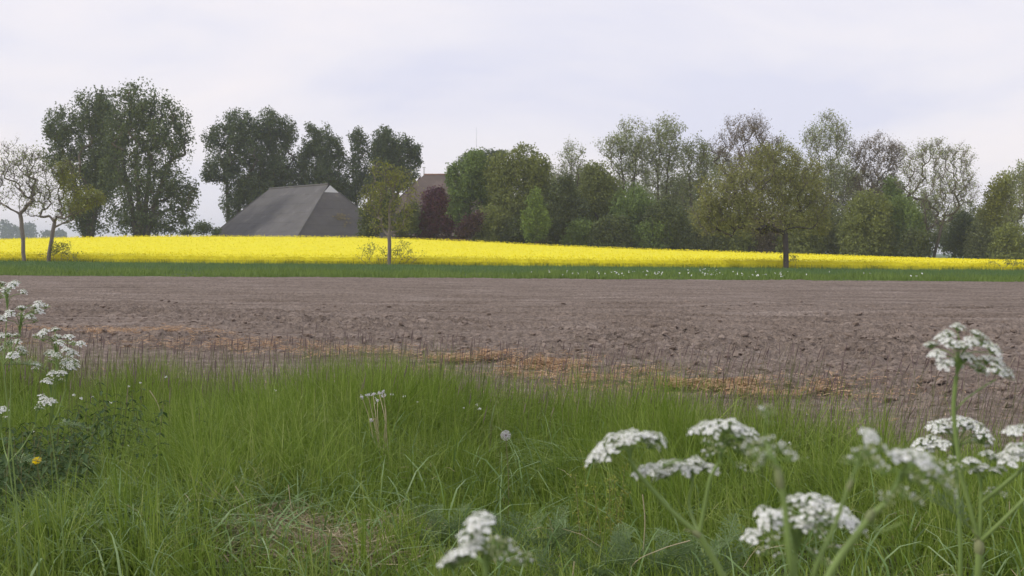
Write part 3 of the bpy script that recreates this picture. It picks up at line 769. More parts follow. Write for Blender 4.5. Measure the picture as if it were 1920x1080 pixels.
# a second row showing through the gaps
for px, tp, rx, lf, cv, lb in (
    (1025, 318, 34, 'olive', 1.7, 'olive crown filling the gap right of the domed olive tree'),
    (1095, 312, 34, 'grey', 1.5, 'grey-green crown behind the half bare slender tree'),
    (1150, 345, 40, 'olive', 1.7, 'olive crown behind the left tall pale tree'),
    (1212, 318, 36, 'soft', 1.0, 'pale crown showing between the tall pale pair'),
    (1275, 322, 40, 'grey', 1.4, 'grey-green crown behind the right tall pale tree'),
    (1345, 275, 44, 'soft', 1.0, 'pale crown left of the brushy bare top behind the oak'),
    (1445, 285, 46, 'soft', .9, 'thin pale crown just right of the brushy bare top'),
    (1512, 305, 40, 'olive', 1.3, 'olive crown at the left shoulder of the tallest tree'),
    (1592, 300, 42, 'soft', .9, 'thin crown at the right shoulder of the tallest tree'),
    (1660, 320, 42, 'grey', 1.2, 'grey-green crown behind the two bare trees'),
    (1722, 345, 44, 'olive', 1.2, 'olive crown showing through the forked bare tree'),
    (1812, 365, 42, 'grey', 1.3, 'grey-green crown right behind the forked bare tree'),
    (1852, 385, 36, 'olive', 1.5, 'olive crown behind the left side of the edge trees')):
    b_ = 478; m_y = (tp + b_) / 2
    tree('background_tree', lb, 'tree', 'second row of the wood', px, R(206, 222), [(px, tp + 42, rx, 42), (px - rx * .5, m_y + 10, rx * .9, (b_ - tp) * .34), (px + rx * .5, m_y + 20, rx * .9, (b_ - tp) * .32), (px, b_ - 34, rx * 1.4, 36)], lf, cv, 110, .30, .22, twigs=500 if cv < 1.2 else 0, fork=.7, stems=2)
# the row along the crop
tree('oak_tree', 'broad brownish oak with a dark trunk standing before the yellow crop', 'tree', ROW, 1474, 99.2,
     [(1440, 335, 88, 56), (1365, 370, 62, 60), (1500, 345, 50, 55), (1420, 400, 90, 48), (1500, 400, 50, 50), (1360, 410, 40, 42), (1450, 300, 50, 30), (1535, 385, 26, 48), (1325, 405, 34, 42), (1540, 420, 26, 26)], 'oak', .85, 460, .17, .27, twigs=4500, cent=.15, fork=.55, hang=.1, tl=.6, rmin=.014, spread=.26, step=.5)
tree('young_tree', 'leftmost almost bare young tree before the yellow crop', 'tree', ROW, 45, 99.0,
     [(30, 310, 40, 50), (60, 320, 34, 48), (5, 330, 34, 45), (45, 365, 50, 40), (70, 290, 20, 26), (-15, 360, 25, 30)], 'soft', .2, 220, .15, .19, bark='bark_l', twigs=2200, fork=.5, hang=0, tl=.55, rmin=.012, spread=.2, step=.5)
tree('young_tree', 'second young tree from the left with yellow-green leaves on its right side', 'tree', ROW, 90, 99.4,
     [(85, 350, 34, 50), (115, 330, 36, 40), (70, 380, 30, 36), (120, 390, 40, 34)], 'soft', .25, 170, .15, .19, bark='bark_l', twigs=1100, fork=.5, hang=0, extra=[('lime', .95, [(130, 345, 28, 34), (162, 368, 32, 22), (120, 318, 18, 20), (150, 385, 34, 18), (188, 375, 14, 14)])], tl=.55, rmin=.012, spread=.2, step=.5)
ll = tree('young_tree', 'leafy yellow-green young tree before the barns, bushy shoots at its foot', 'tree', ROW, 730, 99.0,
     [(720, 330, 40, 30), (745, 345, 38, 36), (705, 365, 34, 30), (765, 375, 26, 34), (735, 395, 40, 26), (690, 395, 20, 18), (750, 420, 26, 20), (712, 422, 24, 18), (768, 400, 20, 20)], 'lime', .32, 220, .15, .18, bark='bark_l', twigs=900, fork=.6, hang=0, tl=.5, rmin=.012, spread=.25, step=.5)
tree('shoots_bush', 'thin leafy shoots around the trunk of the tree before the barns', 'bush', 'shoots at the feet of the young trees', 728, 99.3,
     [(695, 468, 20, 17), (720, 472, 16, 12), (755, 466, 20, 20), (740, 474, 14, 10)], 'lime', .42, 46, .12, .02, twigs=100, stems=8, tl=.5, rmin=.010, spread=.14, step=.25, fork=.4)
tree('shoots_bush', 'small leafy bush right of the second young tree from the left', 'bush', 'shoots at the feet of the young trees', 115, 99.2,
     [(112, 465, 17, 15), (125, 472, 10, 10), (102, 472, 8, 10)], 'lime', .9, 30, .12, .02, twigs=60, stems=5, tl=.4, rmin=.010, spread=.14, step=.25, fork=.4)
tree('shoots_bush', 'few leafy shoots beside the oak trunk', 'bush', 'shoots at the feet of the young trees', 1483, 99.0, [(1487, 484, 6, 6), (1462, 482, 4, 5)], 'oak', .8, 12, .12, .015, twigs=20, stems=2, tl=.3, rmin=.010, spread=.12, step=.25)
tree('shoots_bush', 'sparse low branches over the crop at the right edge of the photo', 'bush', 'shoots at the feet of the young trees', 1895, 98.5, [(1862, 494, 8, 5), (1895, 493, 18, 5), (1920, 493, 14, 5)], 'lime', .8, 26, .12, .02, twigs=60, stems=3, tl=.5, rmin=.010, spread=.14, step=.25)
# bushes filling the foot of the wood
for px, py, rx, ry, lf, d, cv, lb in (
    (925, 425, 34, 34, 'olive', 172, 2.2, 'olive bush under the green tree, left foot of the wood'),
    (965, 440, 26, 22, 'deep', 170, 2.2, 'dark low bush below the domed olive tree'),
    (1090, 440, 30, 26, 'green', 172, 1.8, 'green bush right of the dense dark green tree'),
    (1145, 440, 34, 30, 'deep', 169, 2.6, 'darkest bush below the tall pale pair of trees'),
    (1185, 400, 40, 48, 'green', 178, 2.2, 'green thicket below the left tall pale tree'),
    (1245, 425, 40, 42, 'deep', 171, 2.6, 'broad dark thicket below the right tall pale tree'),
    (1225, 440, 32, 26, 'green', 170, 1.8, 'leafy green bush in front of the broad dark thicket'),
    (1320, 425, 32, 46, 'grey', 176, 1.4, 'thin grey-green thicket left of the oak'),
    (1370, 440, 36, 36, 'olive', 176, 1.5, 'olive brushwood seen under the left side of the oak'),
    (1430, 440, 36, 40, 'brown', 178, 1.5, 'brown brushwood seen behind the oak trunk'),
    (1500, 440, 40, 40, 'olive', 176, 1.5, 'olive brushwood right of the oak trunk'),
    (1555, 430, 36, 46, 'grey', 178, 1.4, 'grey-green brushwood at the foot of the tallest tree'),
    (1625, 420, 44, 56, 'olive', 172, 2.2, 'broad olive thicket at the foot of the bare twiggy tree'),
    (1690, 425, 36, 50, 'green', 173, 2.0, 'green pointed thicket left of the forked bare tree'),
    (1672, 370, 20, 34, 'green', 182, 1.6, 'fresh green crown between the two bare trees'),
    (1715, 455, 26, 24, 'deep', 168, 1.8, 'small dark bush at the foot of the forked bare tree'),
    (1800, 440, 30, 36, 'dark', 180, 1.3, 'thin dark thicket right of the forked bare tree'),
    (1838, 450, 26, 32, 'grey', 176, 1.5, 'grey-green thicket left of the yellow-green edge tree'),
    (1895, 455, 34, 30, 'olive', 168, 1.8, 'olive bush at the foot of the right edge trees')):
    tree('thicket', lb, 'bush', UND, px, d, [(px, py - 6, rx * 1.12, ry * 1.12), (px - rx * .6, py + ry * .4, rx * .7, ry * .6), (px + rx * .6, py + ry * .3, rx * .7, ry * .7), (px, min(py + ry * .8, 474 + (px > 1300) * 6), rx * 1.35, ry * .42)], lf, cv * 1.15, 80, .29, .10, step=.7, stems=3, fork=.5)
# wood and trees far off on the left
mb = MB()
for i in range(90):
    d = R(1150, 1350); px = R(-260, 118); s = d / FPX
    h = (34 + 20 * vn(np.array(px * .03), np.array(0.), 77) + (8 if px < 70 else -6)) * s
    c = np.array([(px - 960) * s, d, 0]); k = 130
    q = rand_dirs(k) * R(.6, 1, k)[:, None] * np.array([7, 6, h * .5]) + c + [0, 0, h * .52]
    V, F = leaf_quads(q, R(2.0, 4.5, k)); mb.add(V, F)
tag(mb.build('far_wood', M['Ldeep']), 'blue hazy wood on the horizon behind the leftmost young trees', 'far wood', kind='stuff')
# ------------------------------------------------------------------ meadow grass on the verge
def grass(mb, x, y, h, wd, lean, bend=.5, face=None, seg=(0, .4, .75, 1.0), z=None, az=None, m=0):
    n = len(x); z = G(x, y) if z is None else z
    a = R(0, 6.283, n) if az is None else az
    f = R(0, 6.283, n)
    d = np.stack([np.cos(a), np.sin(a), 0 * a], -1); s = np.stack([np.cos(f), np.sin(f), 0 * f], -1)
    c = np.stack([x, y, z - .01], -1); V = []
    for t in seg:
        p = c + d * (lean * h * t ** 1.8)[:, None]; p[:, 2] += h * (t - bend * t ** 3 * np.clip(lean, 0, 1.2) * .6)
        w_ = (wd * (1 - .55 * t - .45 * t ** 4))[:, None]
        if t < 1: V += [p - s * w_ / 2, p + s * w_ / 2]
        else: V.append(p)
    V = np.stack(V, 1); k = V.shape[1]; i = np.arange(n)[:, None] * k
    for j in range(len(seg) - 2): mb.add(V if j == 0 else np.zeros((0, 3)), (i + np.array([2 * j, 2 * j + 1, 2 * j + 3, 2 * j + 2])) - (0 if j == 0 else n * k), m)
    j = 2 * (len(seg) - 2); mb.add(np.zeros((0, 3)), i + np.array([j, j + 1, j + 2]) - n * k, m)

BARE = [(-.83, 3.85, .20, .16), (-.42, 4.02, .09, .09), (-.62, 3.60, .24, .14)]    # dead thatch shows through
def bare(x, y):
    m = np.zeros_like(x)
    for cx, cy, rx, ry in BARE: m = np.maximum(m, np.exp(-(((x - cx) / rx) ** 2 + ((y - cy) / ry) ** 2)))
    return m
LEAFY = [(135, 800, 4.9, .17), (50, 850, 4.55, .2), (5, 930, 4.1, .18), (205, 765, 5.5, .14), (65, 890, 4.02, .12)]
def leafy_spots(x, y):
    m = np.zeros_like(x)
    for px, py, d, r in LEAFY: m = np.maximum(m, np.exp(-(((x - (px - 960) / FPX * d) / r) ** 2 + ((y - d + .08) / (r * .9)) ** 2)))
    return m
def verge_pts(n, y0=2.2, m=1.4, past=.35):
    k = int(n * 2.2); y = np.sqrt(R(y0 ** 2, 8.4 ** 2, k)); x = R(-1, 1, k) * (.5 * y + m)
    ok = y < edge(x) + past * (1 + 1.2 * (vn(x * 2.1, 0 * x, 61) - .5))
    return x[ok][:n], y[ok][:n]
x, y = verge_pts(70000)
tx_, ty_ = verge_pts(3000); tn = R(14, 48, len(tx_)).astype(int); ti = np.repeat(np.arange(len(tx_)), tn)
ta = R(0, 6.283, len(ti)); tr_ = np.abs(RNG.normal(size=len(ti))) * R(.02, .055, len(tx_))[ti]
x = np.concatenate([x, tx_[ti] + np.cos(ta) * tr_]); y = np.concatenate([y, ty_[ti] + np.sin(ta) * tr_])
th_ = np.concatenate([np.ones(len(x) - len(ti)) * .9, R(.62, 1.42, len(tx_))[ti]])
ta = np.concatenate([R(0, 6.283, len(x) - len(ti)), ta]); tl_ = np.concatenate([np.ones(len(x) - len(ti)), R(.5, 1.7, len(tx_))[ti]])
keep = (R(0, 1, len(x)) > .93 * bare(x, y)) & (R(0, 1, len(x)) > .85 * leafy_spots(x, y)); x, y, th_, ta, tl_ = x[keep], y[keep], th_[keep], ta[keep], tl_[keep]
tall = fbm(x * .9, y * .9, 71, 3)
h = (.17 + .46 * np.clip(tall - .12, 0, 1)) * R(.5, 1.25, len(x)) * np.interp(x, [-4, -1.2, -.6, 0, 3], [1.08, 1.0, .98, .9, .95]) * th_
h *= np.interp(y, [2.6, 3.7, 4.6, 5.4], [.38, .55, .85, 1]) * (1 - .45 * bare(x, y - .15))
h *= 1 + .55 * sstep((y - edge(x) + 2.6) / 2.4) - .3 * sstep((y - edge(x)) / .5) * (vn(x * 3, y * 3, 66) > .4)
h *= .74 + .55 * vn(x * 1.7, y * 1.7, 68)
h = np.minimum(h, .62 + .06 * R(0, 1, len(h)))
wind = 1.0 + 5 * vn(x * .5, y * .5, 62)
mb = MB(); sel = R(0, 1, len(x)) < .45
az = np.where(R(0, 1, len(x)) < .78, ta, wind)
grass(mb, x, y, h, R(.0024, .0056, len(x)) * np.where(R(0, 1, len(x)) < .12, 1.7, 1), (.06 + 1.25 * R(0, 1, len(x)) ** 1.6) * np.clip(tl_, .5, 1.6), az=az, bend=.8)
tag(mb.build('meadow_grass', M['grass']), 'long green meadow grass on the near verge', 'grass', kind='stuff')
mb = MB(); x, y = verge_pts(4600)
grass(mb, x, y, R(.22, .50, len(x)) * np.interp(y, [2.6, 3.7, 4.8], [.6, .75, 1]), R(.006, .011, len(x)), R(.3, 1.5, len(x)), bend=1.0, seg=(0, .3, .55, .8, 1))
xx = RNG.normal(-1.35, .45, 900); yy = RNG.normal(3.9, .35, 900)
grass(mb, xx, yy, R(.16, .34, 900), R(.007, .012, 900), R(.4, 1.6, 900), bend=1.0, seg=(0, .3, .55, .8, 1))
tag(mb.build('broad_grass', M['broad']), 'wider grey-green grass blades arching over the verge', 'grass', kind='stuff')
# foxtail: thin stems with dark purple-brown heads along the edge
mb = MB(); n = 2400
x = R(-4.8, 4.2, n); y = edge(x) + RNG.normal(.05, .42, n) - .15 * R(0, 1, n)
x2, y2 = verge_pts(300, 5.0); x = np.append(x, x2); y = np.append(y, y2); n = len(x)
h = R(.36, .72, n) * np.interp(x, [-4, -1, 0, 3], [.95, 1.02, .95, 1.0]) + np.clip(y - edge(x), 0, .8) * .1
a = .1 + RNG.normal(size=n) * .9; lean = R(.0, .12, n) + np.clip((x + 1) * .07, 0, .22) * R(.2, 1.4, n)
dirv = np.stack([np.cos(a), np.sin(a), 0 * a], -1); base = np.stack([x, y, G(x, y)], -1)
pt = lambda t: base + dirv * (lean * h * t ** 2)[:, None] + np.array([0, 0, 1]) * (h * t)[:, None]
V, F = tubes(np.stack([pt(t) for t in (0, .4, .75, .9)], 1), np.array([.0012, .0011, .0009, .0008])[None], 3); mb.add(V, F, 1)
hl = R(.05, .085, n) / h
V, F = tubes(np.stack([pt(.9 + hl * t) for t in (0, .2, .6, .9, 1)], 1), np.array([.0007, .0019, .0021, .0013, .0003])[None] * R(.75, 1.2, n)[:, None], 5); mb.add(V, F, 0)
tag(mb.build('foxtail_heads', [M['head'], M['hstem']]), 'dark foxtail seed heads standing along the edge of the verge', 'seed heads', kind='stuff')
# dead thatch
mb = MB()
for (cx, cy, rx, ry), n in zip(BARE, (1100, 250, 900)): strands(mb, (cx, cy), n, rx * .62, ry * .62, .22, .0014, .02, .35)
for i in range(45):
    strands(mb, (R(-2.2, 2), R(3.0, 5)), 9, .12, .12, .13, .0009, R(.03, .16), .7)
tag(mb.build('dead_grass', M['thatch']), 'pale dead grass lying matted at the bottom of the verge', 'dead grass', kind='stuff')
# white dots of small flowers
mb = MB()
for px, py in ((1180, 787), (1485, 833), (1519, 860), (1518, 778), (735, 740), (758, 744), (784, 755), (515, 733), (516, 776), (683, 903), (1065, 905), (590, 880), (238, 838), (295, 846), (182, 866), (170, 870), (215, 860),
               (895, 760), (900, 768), (870, 766), (137, 742), (150, 748), (205, 756), (240, 725), (262, 718), (310, 707), (172, 745), (27, 855), (35, 872), (22, 885), (28, 900), (1390, 790), (700, 1000), (610, 1010), (60, 810), (120, 790)):
    d = 4.9 if py > 800 else 5.8
    c = P(px, py, d); d1 = R(.008, .014)
    for k in range(5):
        a = k * 1.2566 + R(0, 1); q = c + np.array([math.cos(a), -.35, math.sin(a) * .6]) * d1 * .45
        V, F = leaf_quads(q[None], [d1], 1.4); mb.add(V, F, 0)
    V, F = tubes(np.array([[[c[0], c[1] + .02, G(c[0], c[1])], c]]), np.array([[.0008, .0006]]), 3); mb.add(V, F, 1)
tag(mb.build('small_white_flowers', [M['petal'], M['hstem']]), 'tiny white flowers dotted through the long grass', 'flowers', kind='stuff')

# ------------------------------------------------------------------ cow parsley
def flower_cluster(seed, open_=True):
    g = np.random.default_rng(seed); mb = MB()
    n = 16 if open_ else 11
    for i in range(n):
        r = math.sqrt((i + .5) / n) * .0098 * g.uniform(.85, 1.1); a = i * 2.39996 + g.uniform(-.3, .3)
        z = .0085 - r * r * 66 + g.uniform(-.0008, .0008)
        c = np.array([math.cos(a) * r, math.sin(a) * r, z])
        V, F = tubes(np.array([[[0, 0, 0], c * [.55, .55, .5], c - [0, 0, .0006]]]), np.array([[.0006, .00045, .0005]]), 3); mb.add(V, F, 1)
        outv = np.array([math.cos(a) * r * 62, math.sin(a) * r * 62, 1.0]); outv /= np.linalg.norm(outv)
        e = np.cross(outv, [0.3, 1, 0.1]); e /= np.linalg.norm(e); f = np.cross(outv, e)
        if open_:
            for k in range(5):
                b = k * 1.2566 + a; dr = e * math.cos(b) + f * math.sin(b); sd_ = np.cross(outv, dr)
                big = 1.0 + .55 * max(0, dr @ np.array([math.cos(a), math.sin(a), 0])) * (r > .005)
                l = .0029 * big * g.uniform(.75, 1.2); w_ = .00115 * big
                mb.add([c, c + dr * l * .6 + sd_ * w_ + outv * .0003, c + dr * l + outv * g.uniform(-.0008, .0010), c + dr * l * .6 - sd_ * w_ + outv * .0003], [(0, 1, 2, 3)], 0)
            V, F = tubes(np.array([[c, c + outv * .0007]]), np.array([[.0010, .0007]]), 5); mb.add(V, F, 2)
        else:
            V, F = tubes(np.array([[c - outv * .0008, c + outv * .0003, c + outv * .0015, c + outv * .0022]]), np.array([[.0004, .0013, .0012, .0003]]), 5)
            mb.add(V, F, 2 if g.random() < .55 else 0)
    for k in range(5):     # bractlets hanging under the little head
        a = k * 1.2566 + .4; d_ = np.array([math.cos(a), math.sin(a), -.5]); s_ = np.array([-math.sin(a), math.cos(a), 0])
        mb.add([s_ * .0006, -s_ * .0006, d_ * .0042], [(0, 1, 2)], 1)
    return mb.mesh('umbellet', [M['petal'], M['pedicel'], M['bud']])
OPEN = [flower_cluster(s) for s in range(5)]
BUD = [flower_cluster(s, False) for s in range(20, 24)]

def umbel(root, o, top, axis, pts, sc=1.0, buds=(), m='pedicel', jit=.022):
    """rays from the stem top to each little head; every head a sub-part"""
    top = np.asarray(top); mb = MB(); heads = []
    allp = [(p, False) for p in pts] + [(p, True) for p in buds]
    d0 = top[1]
    for (px, py), isbud in allp:
        c = P(px, py, d0 + R(-1, 1) * jit * (d0 if d0 > 1.4 else 1))
        v = c - top; ln = np.linalg.norm(v)
        mid = top + axis * ln * .42 + v * .22
        tube1(mb, [top, mid, c], .00085 * sc, .00060 * sc, 5, 7)
        dirv = v / ln * .55 + axis * .35 + np.array([0, -.05, .5]) + RNG.normal(size=3) * .13
        heads.append((c, dirv / np.linalg.norm(dirv), isbud))
    for k in range(4):
        a = k * 1.7; q = np.array([math.cos(a), math.sin(a), -.3]); tube1(mb, [top, top + q * .006 * sc], .0006 * sc, .0002, 3, 2)
    u = mb.build('umbel', M[m], root, o, smooth=True)
    for c, dv, isbud in heads:
        me = BUD[RNG.integers(0, len(BUD))] if isbud else OPEN[RNG.integers(0, len(OPEN))]
        h = put('umbellet', me, u); h.location = Vector(c - o); h.rotation_mode = 'QUATERNION'
        h.rotation_quaternion = Vector(dv).to_track_quat('Z', 'Y') @ Quaternion((0, 0, 1), R(0, 6.28))
        k = sc * R(.85, 1.15) * (.85 if isbud else 1); h.scale = (k * 1.07, k * 1.07, k * 1.1)
    return u

def branch(root, o, pts, r0, r1, name='branch', m='cstem', sides=8, k=16):
    if m == 'cstem': r0, r1 = r0 * .62, r1 * .66
    mb = MB(); tube1(mb, pts, r0, r1, sides, k); return mb.build(name, M[m], root, o, smooth=True)

def sheath(root, o, p, q, r):
    p, q = np.asarray(p), np.asarray(q); q = p + (q - p) * .75; pp = np.linspace(p, q, 5)
    V, F = tubes(pp[None], np.array([[.7, .95, 1.0, .9, .6]]) * r * .85, 8); mb = MB(); mb.add(V, F)
    for k in range(3):
        e = rand_dirs(1)[0] * r * 1.6 + (q - p) * .25; tube1(mb, [q, q + e], r * .3, r * .08, 4, 3)
    mb.build('leaf_sheath', M['sheath'], root, o, smooth=True)

def fern_leaf(root, o, base, tipv, ln, wd, pairs=7, m='herb', name='leaf', droop=.4):
    mb = MB(); fern(mb, base, tipv, ln, wd, pairs, droop); mb.build(name, M[m], root, o)
def fern(mb, base, d, ln, wd, pairs, droop):
    d = np.asarray(d, float); d /= np.linalg.norm(d); base = np.asarray(base, float)
    s = np.cross(d, [0, 0, 1.]); s /= np.linalg.norm(s) + 1e-6
    up = np.cross(s, d)
    pos = lambda t: base + d * ln * t + np.array([0, 0, -droop * ln * t * t])
    tube1(mb, [pos(0), pos(.5), pos(1)], ln * .008, ln * .003, 3, 6)
    for i in range(pairs):
        t = .22 + .75 * i / pairs; w_ = wd * (1 - t) ** .7 * 1.2
        for sg in (-1, 1):
            p = pos(t); dd = s * sg + d * .55 + up * R(-.1, .35); dd /= np.linalg.norm(dd); n_ = np.cross(dd, up)
            for j in range(3):
                q0 = p + dd * w_ * j * .3; l = w_ * (.5 - .1 * j)
                for s2 in (-1, 1):
                    e = dd * .8 + n_ * s2 * .75 + up * R(-.2, .2)
                    mb.add([q0 - dd * w_ * .05, q0 + e * l * .5 + dd * l * .15, q0 + e * l, q0 + e * l * .5 - dd * l * .12], [(0, 1, 2, 3)])
            mb.add([p, p + dd * w_ * .8 + n_ * w_ * .06, p + dd * w_ * 1.05, p + dd * w_ * .8 - n_ * w_ * .06], [(0, 1, 2, 3)])

UPV = np.array([0, 0, 1.])
def ax(*v): v = np.array(v, float); return v / np.linalg.norm(v)
CPG = 'cow parsley plants at the lower right'
def root_at(px, d, dx=0): x = (px - 960) / FPX * d + dx; return np.array([x, d + .05, float(G(x, d))])

# plant A: tall one on the right
d = 1.02
o = root_at(1848, d); A = thing('cow_parsley', 'tallest cow parsley at the right, its highest white umbel against the brown soil', 'wildflower', o, CPG)
nodeA = P(1846, 1022, d)
branch(A, o, [o, (o + nodeA) / 2 + [.01, .02, 0], P(1846, 1085, d), nodeA], .0062, .0050, 'stem', k=20)
sheath(A, o, P(1847, 1045, d), P(1846, 1005, d), .0058)
branch(A, o, [nodeA, P(1825, 945, d), P(1808, 885, d), P(1796, 800, d), P(1793, 760, d), P(1797, 706, d)], .0036, .0030, k=25)
umbel(A, o, P(1797, 706, d), ax(.1, -.1, 1), [(1797, 620), (1768, 640), (1748, 653), (1760, 670), (1785, 648), (1802, 655), (1832, 632), (1845, 648), (1862, 662), (1854, 682), (1838, 697), (1868, 700), (1887, 706), (1795, 686), (1775, 688), (1815, 676), (1822, 645), (1872, 684), (1780, 632)], .80)
branch(A, o, [P(1794, 775, d), P(1815, 750, d), P(1850, 725, d + .02), P(1872, 712, d + .02)], .0014, .0010)
branch(A, o, [nodeA, P(1848, 975, d), P(1848, 925, d)], .0034, .0026)
umbel(A, o, P(1848, 925, d), ax(0, .1, 1), [(1860, 858), (1872, 866), (1826, 872), (1852, 884), (1838, 890), (1872, 890), (1884, 886), (1835, 873)], .62, [(1800, 880), (1815, 884), (1793, 868)])
branch(A, o, [P(1850, 945, d), P(1875, 925, d - .01), P(1922, 885, d - .02), P(1960, 850, d - .02)], .0032, .0024)
umbel(A, o, P(1962, 846, d - .02), ax(.2, 0, 1), [(1895, 862), (1908, 848), (1915, 862), (1902, 872), (1925, 850), (1935, 866), (1908, 818), (1920, 812), (1945, 815), (1970, 810)], .8)
branch(A, o, [nodeA, P(1880, 990, d - .01), P(1930, 940, d - .02), P(1990, 880, d - .02)], .0034, .0024)
branch(A, o, [nodeA, P(1867, 985, d), P(1873, 955, d)], .0012, .0008)
umbel(A, o, P(1873, 950, d), ax(0, 0, 1), [], .5, [(1862, 932), (1880, 930), (1870, 925), (1890, 935)])
fern_leaf(A, o, P(1850, 1010, d), (-.6, .3, .7), .10, .03)
# a second plant behind it
d = 1.2
o = root_at(1800, d); A2 = thing('cow_parsley', 'cow parsley behind the tall one, with a wide white umbel crossed by its stem', 'wildflower', o, CPG)
branch(A2, o, [o, P(1812, 1080, d), P(1806, 950, d), P(1800, 872, d)], .0046, .0026, 'stem', k=20)
umbel(A2, o, P(1800, 872, d), ax(0, -.1, 1), [(1776, 800), (1770, 815), (1755, 832), (1736, 838), (1803, 797), (1815, 805), (1838, 812), (1852, 824), (1772, 842), (1760, 806), (1822, 800), (1845, 832), (1790, 815), (1750, 845)], .98)
# plant B: middle
d = .9
o = root_at(1372, d); B = thing('cow_parsley', 'cow parsley with three white umbels on a forked stem, right of the bottom centre', 'wildflower', o, CPG)
nB = P(1317, 1006, d)
branch(B, o, [o, P(1400, 1180, d), P(1362, 1085, d), nB], .0056, .0040, 'stem', k=20)
sheath(B, o, P(1322, 1012, d), P(1296, 992, d), .0036)
branch(B, o, [nB, P(1290, 985, d), P(1258, 955, d), P(1225, 918, d), P(1200, 890, d), P(1186, 866, d)], .0036, .0024, k=20)
umbel(B, o, P(1186, 866, d), ax(-.1, 0, 1), [(1150, 828), (1170, 823), (1190, 822), (1160, 845), (1125, 860), (1135, 848), (1168, 842), (1212, 825), (1235, 830), (1222, 842), (1118, 868), (1182, 832), (1145, 858), (1225, 825)], .76)
branch(B, o, [nB, P(1326, 955, d), P(1336, 900, d), P(1352, 870, d)], .0030, .0022)
umbel(B, o, P(1354, 868, d), ax(.05, 0, 1), [(1310, 815), (1328, 808), (1350, 803), (1374, 803), (1395, 812), (1410, 820), (1364, 814), (1400, 832), (1340, 815), (1422, 838), (1382, 812), (1388, 825)], .74,
      [(1330, 835), (1370, 838), (1335, 858), (1388, 850), (1438, 834), (1408, 856), (1445, 858), (1392, 882), (1352, 848)])
branch(B, o, [nB, P(1304, 975, d + .02), P(1297, 945, d + .03), P(1303, 912, d + .03)], .0022, .0016)
umbel(B, o, P(1303, 912, d + .03), ax(0, .1, 1), [(1205, 897), (1214, 892), (1228, 886), (1248, 880), (1243, 895), (1268, 879), (1290, 880), (1310, 874), (1322, 884), (1336, 887), (1300, 887), (1262, 890), (1280, 882), (1252, 900)], .72)
# plant C: budding stems very near the lens
d = .60
o = root_at(1540, d, .04); C = thing('cow_parsley', 'blurred budding cow parsley nearest to the camera, with bent greenish white buds', 'wildflower', o, CPG)
nC = P(1640, 972, d)
branch(C, o, [o, P(1540, 1180, d), P(1566, 1080, d), nC], .0042, .0032, 'stem', k=20)
sheath(C, o, P(1634, 980, d), P(1650, 955, d), .0032)
branch(C, o, [nC, P(1668, 945, d), P(1690, 912, d)], .0026, .0020)
umbel(C, o, P(1690, 912, d), ax(.35, 0, 1), [(1695, 868), (1737, 872), (1720, 868)], .62, [(1662, 892), (1712, 905), (1755, 876), (1745, 900), (1738, 920), (1782, 916), (1785, 930), (1776, 890), (1668, 945), (1700, 935), (1722, 948), (1760, 902)], 'pedicel', .03)
branch(C, o, [nC, P(1655, 1000, d), P(1700, 985, d)], .0014, .0010)
branch(C, o, [P(1545, 1160, d), P(1535, 1085, d - .02), P(1575, 985, d - .02), P(1600, 905, d - .02)], .0026, .0016)
sheath(C, o, P(1596, 922, d - .02), P(1606, 895, d - .02), .0019)
umbel(C, o, P(1603, 900, d - .02), ax(.4, 0, 1), [(1632, 824)], .6, [(1630, 856), (1645, 876), (1655, 848), (1612, 860), (1598, 872)], 'pedicel', .02)
branch(C, o, [P(1530, 1180, d), P(1495, 1085, d - .03), P(1478, 950, d - .03), P(1463, 892, d - .03)], .0036, .0024)
sheath(C, o, P(1470, 918, d - .03), P(1461, 868, d - .03), .0030)
branch(C, o, [P(1462, 880, d - .03), P(1440, 830, d), P(1441, 790, d)], .0007, .0006)
umbel(C, o, P(1441, 790, d), UPV, [], .6, [(1441, 779)])
umbel(C, o, P(1462, 875, d - .03), ax(-.5, 0, 1), [], .55, [(1420, 860), (1432, 880), (1412, 845), (1470, 850), (1448, 836), (1486, 866), (1440, 866)])
# plant D: broad umbel lower right
d = .80
o = root_at(1490, d); D = thing('cow_parsley', 'cow parsley with the broadest white umbel, low between the blurred stems', 'wildflower', o, CPG)
branch(D, o, [o, P(1490, 1200, d), P(1498, 1100, d), P(1500, 1046, d)], .0046, .0030, 'stem', k=20)
umbel(D, o, P(1500, 1046, d), ax(0, -.25, 1), [(1505, 943), (1530, 945), (1490, 948), (1555, 955), (1578, 968), (1600, 990), (1610, 1004), (1540, 962), (1512, 962), (1478, 970), (1455, 975), (1438, 968), (1420, 1015), (1525, 978), (1560, 985), (1500, 985), (1470, 985), (1590, 975), (1575, 992), (1545, 990), (1450, 985), (1518, 995)], .70,
      [(1460, 1025), (1445, 1045), (1470, 1055), (1540, 1008), (1575, 1040), (1555, 1065), (1530, 1050), (1480, 1012)], 'pedicel', .03)
# plant E: cut by the bottom edge
d = .68
o = root_at(920, d); E = thing('cow_parsley', 'half opened cow parsley cut by the bottom edge below the dandelion clock', 'wildflower', o, CPG)
branch(E, o, [o, P(918, 1200, d), P(914, 1092, d)], .0042, .0028, 'stem', k=14)
umbel(E, o, P(914, 1090, d), ax(0, 0, 1), [(897, 992), (884, 1014), (890, 1034), (862, 1056), (845, 1066), (908, 990), (875, 1050), (850, 1072)], .74,
      [(930, 1030), (950, 1035), (965, 1045), (985, 1060), (940, 1058), (920, 1046), (972, 1066)])
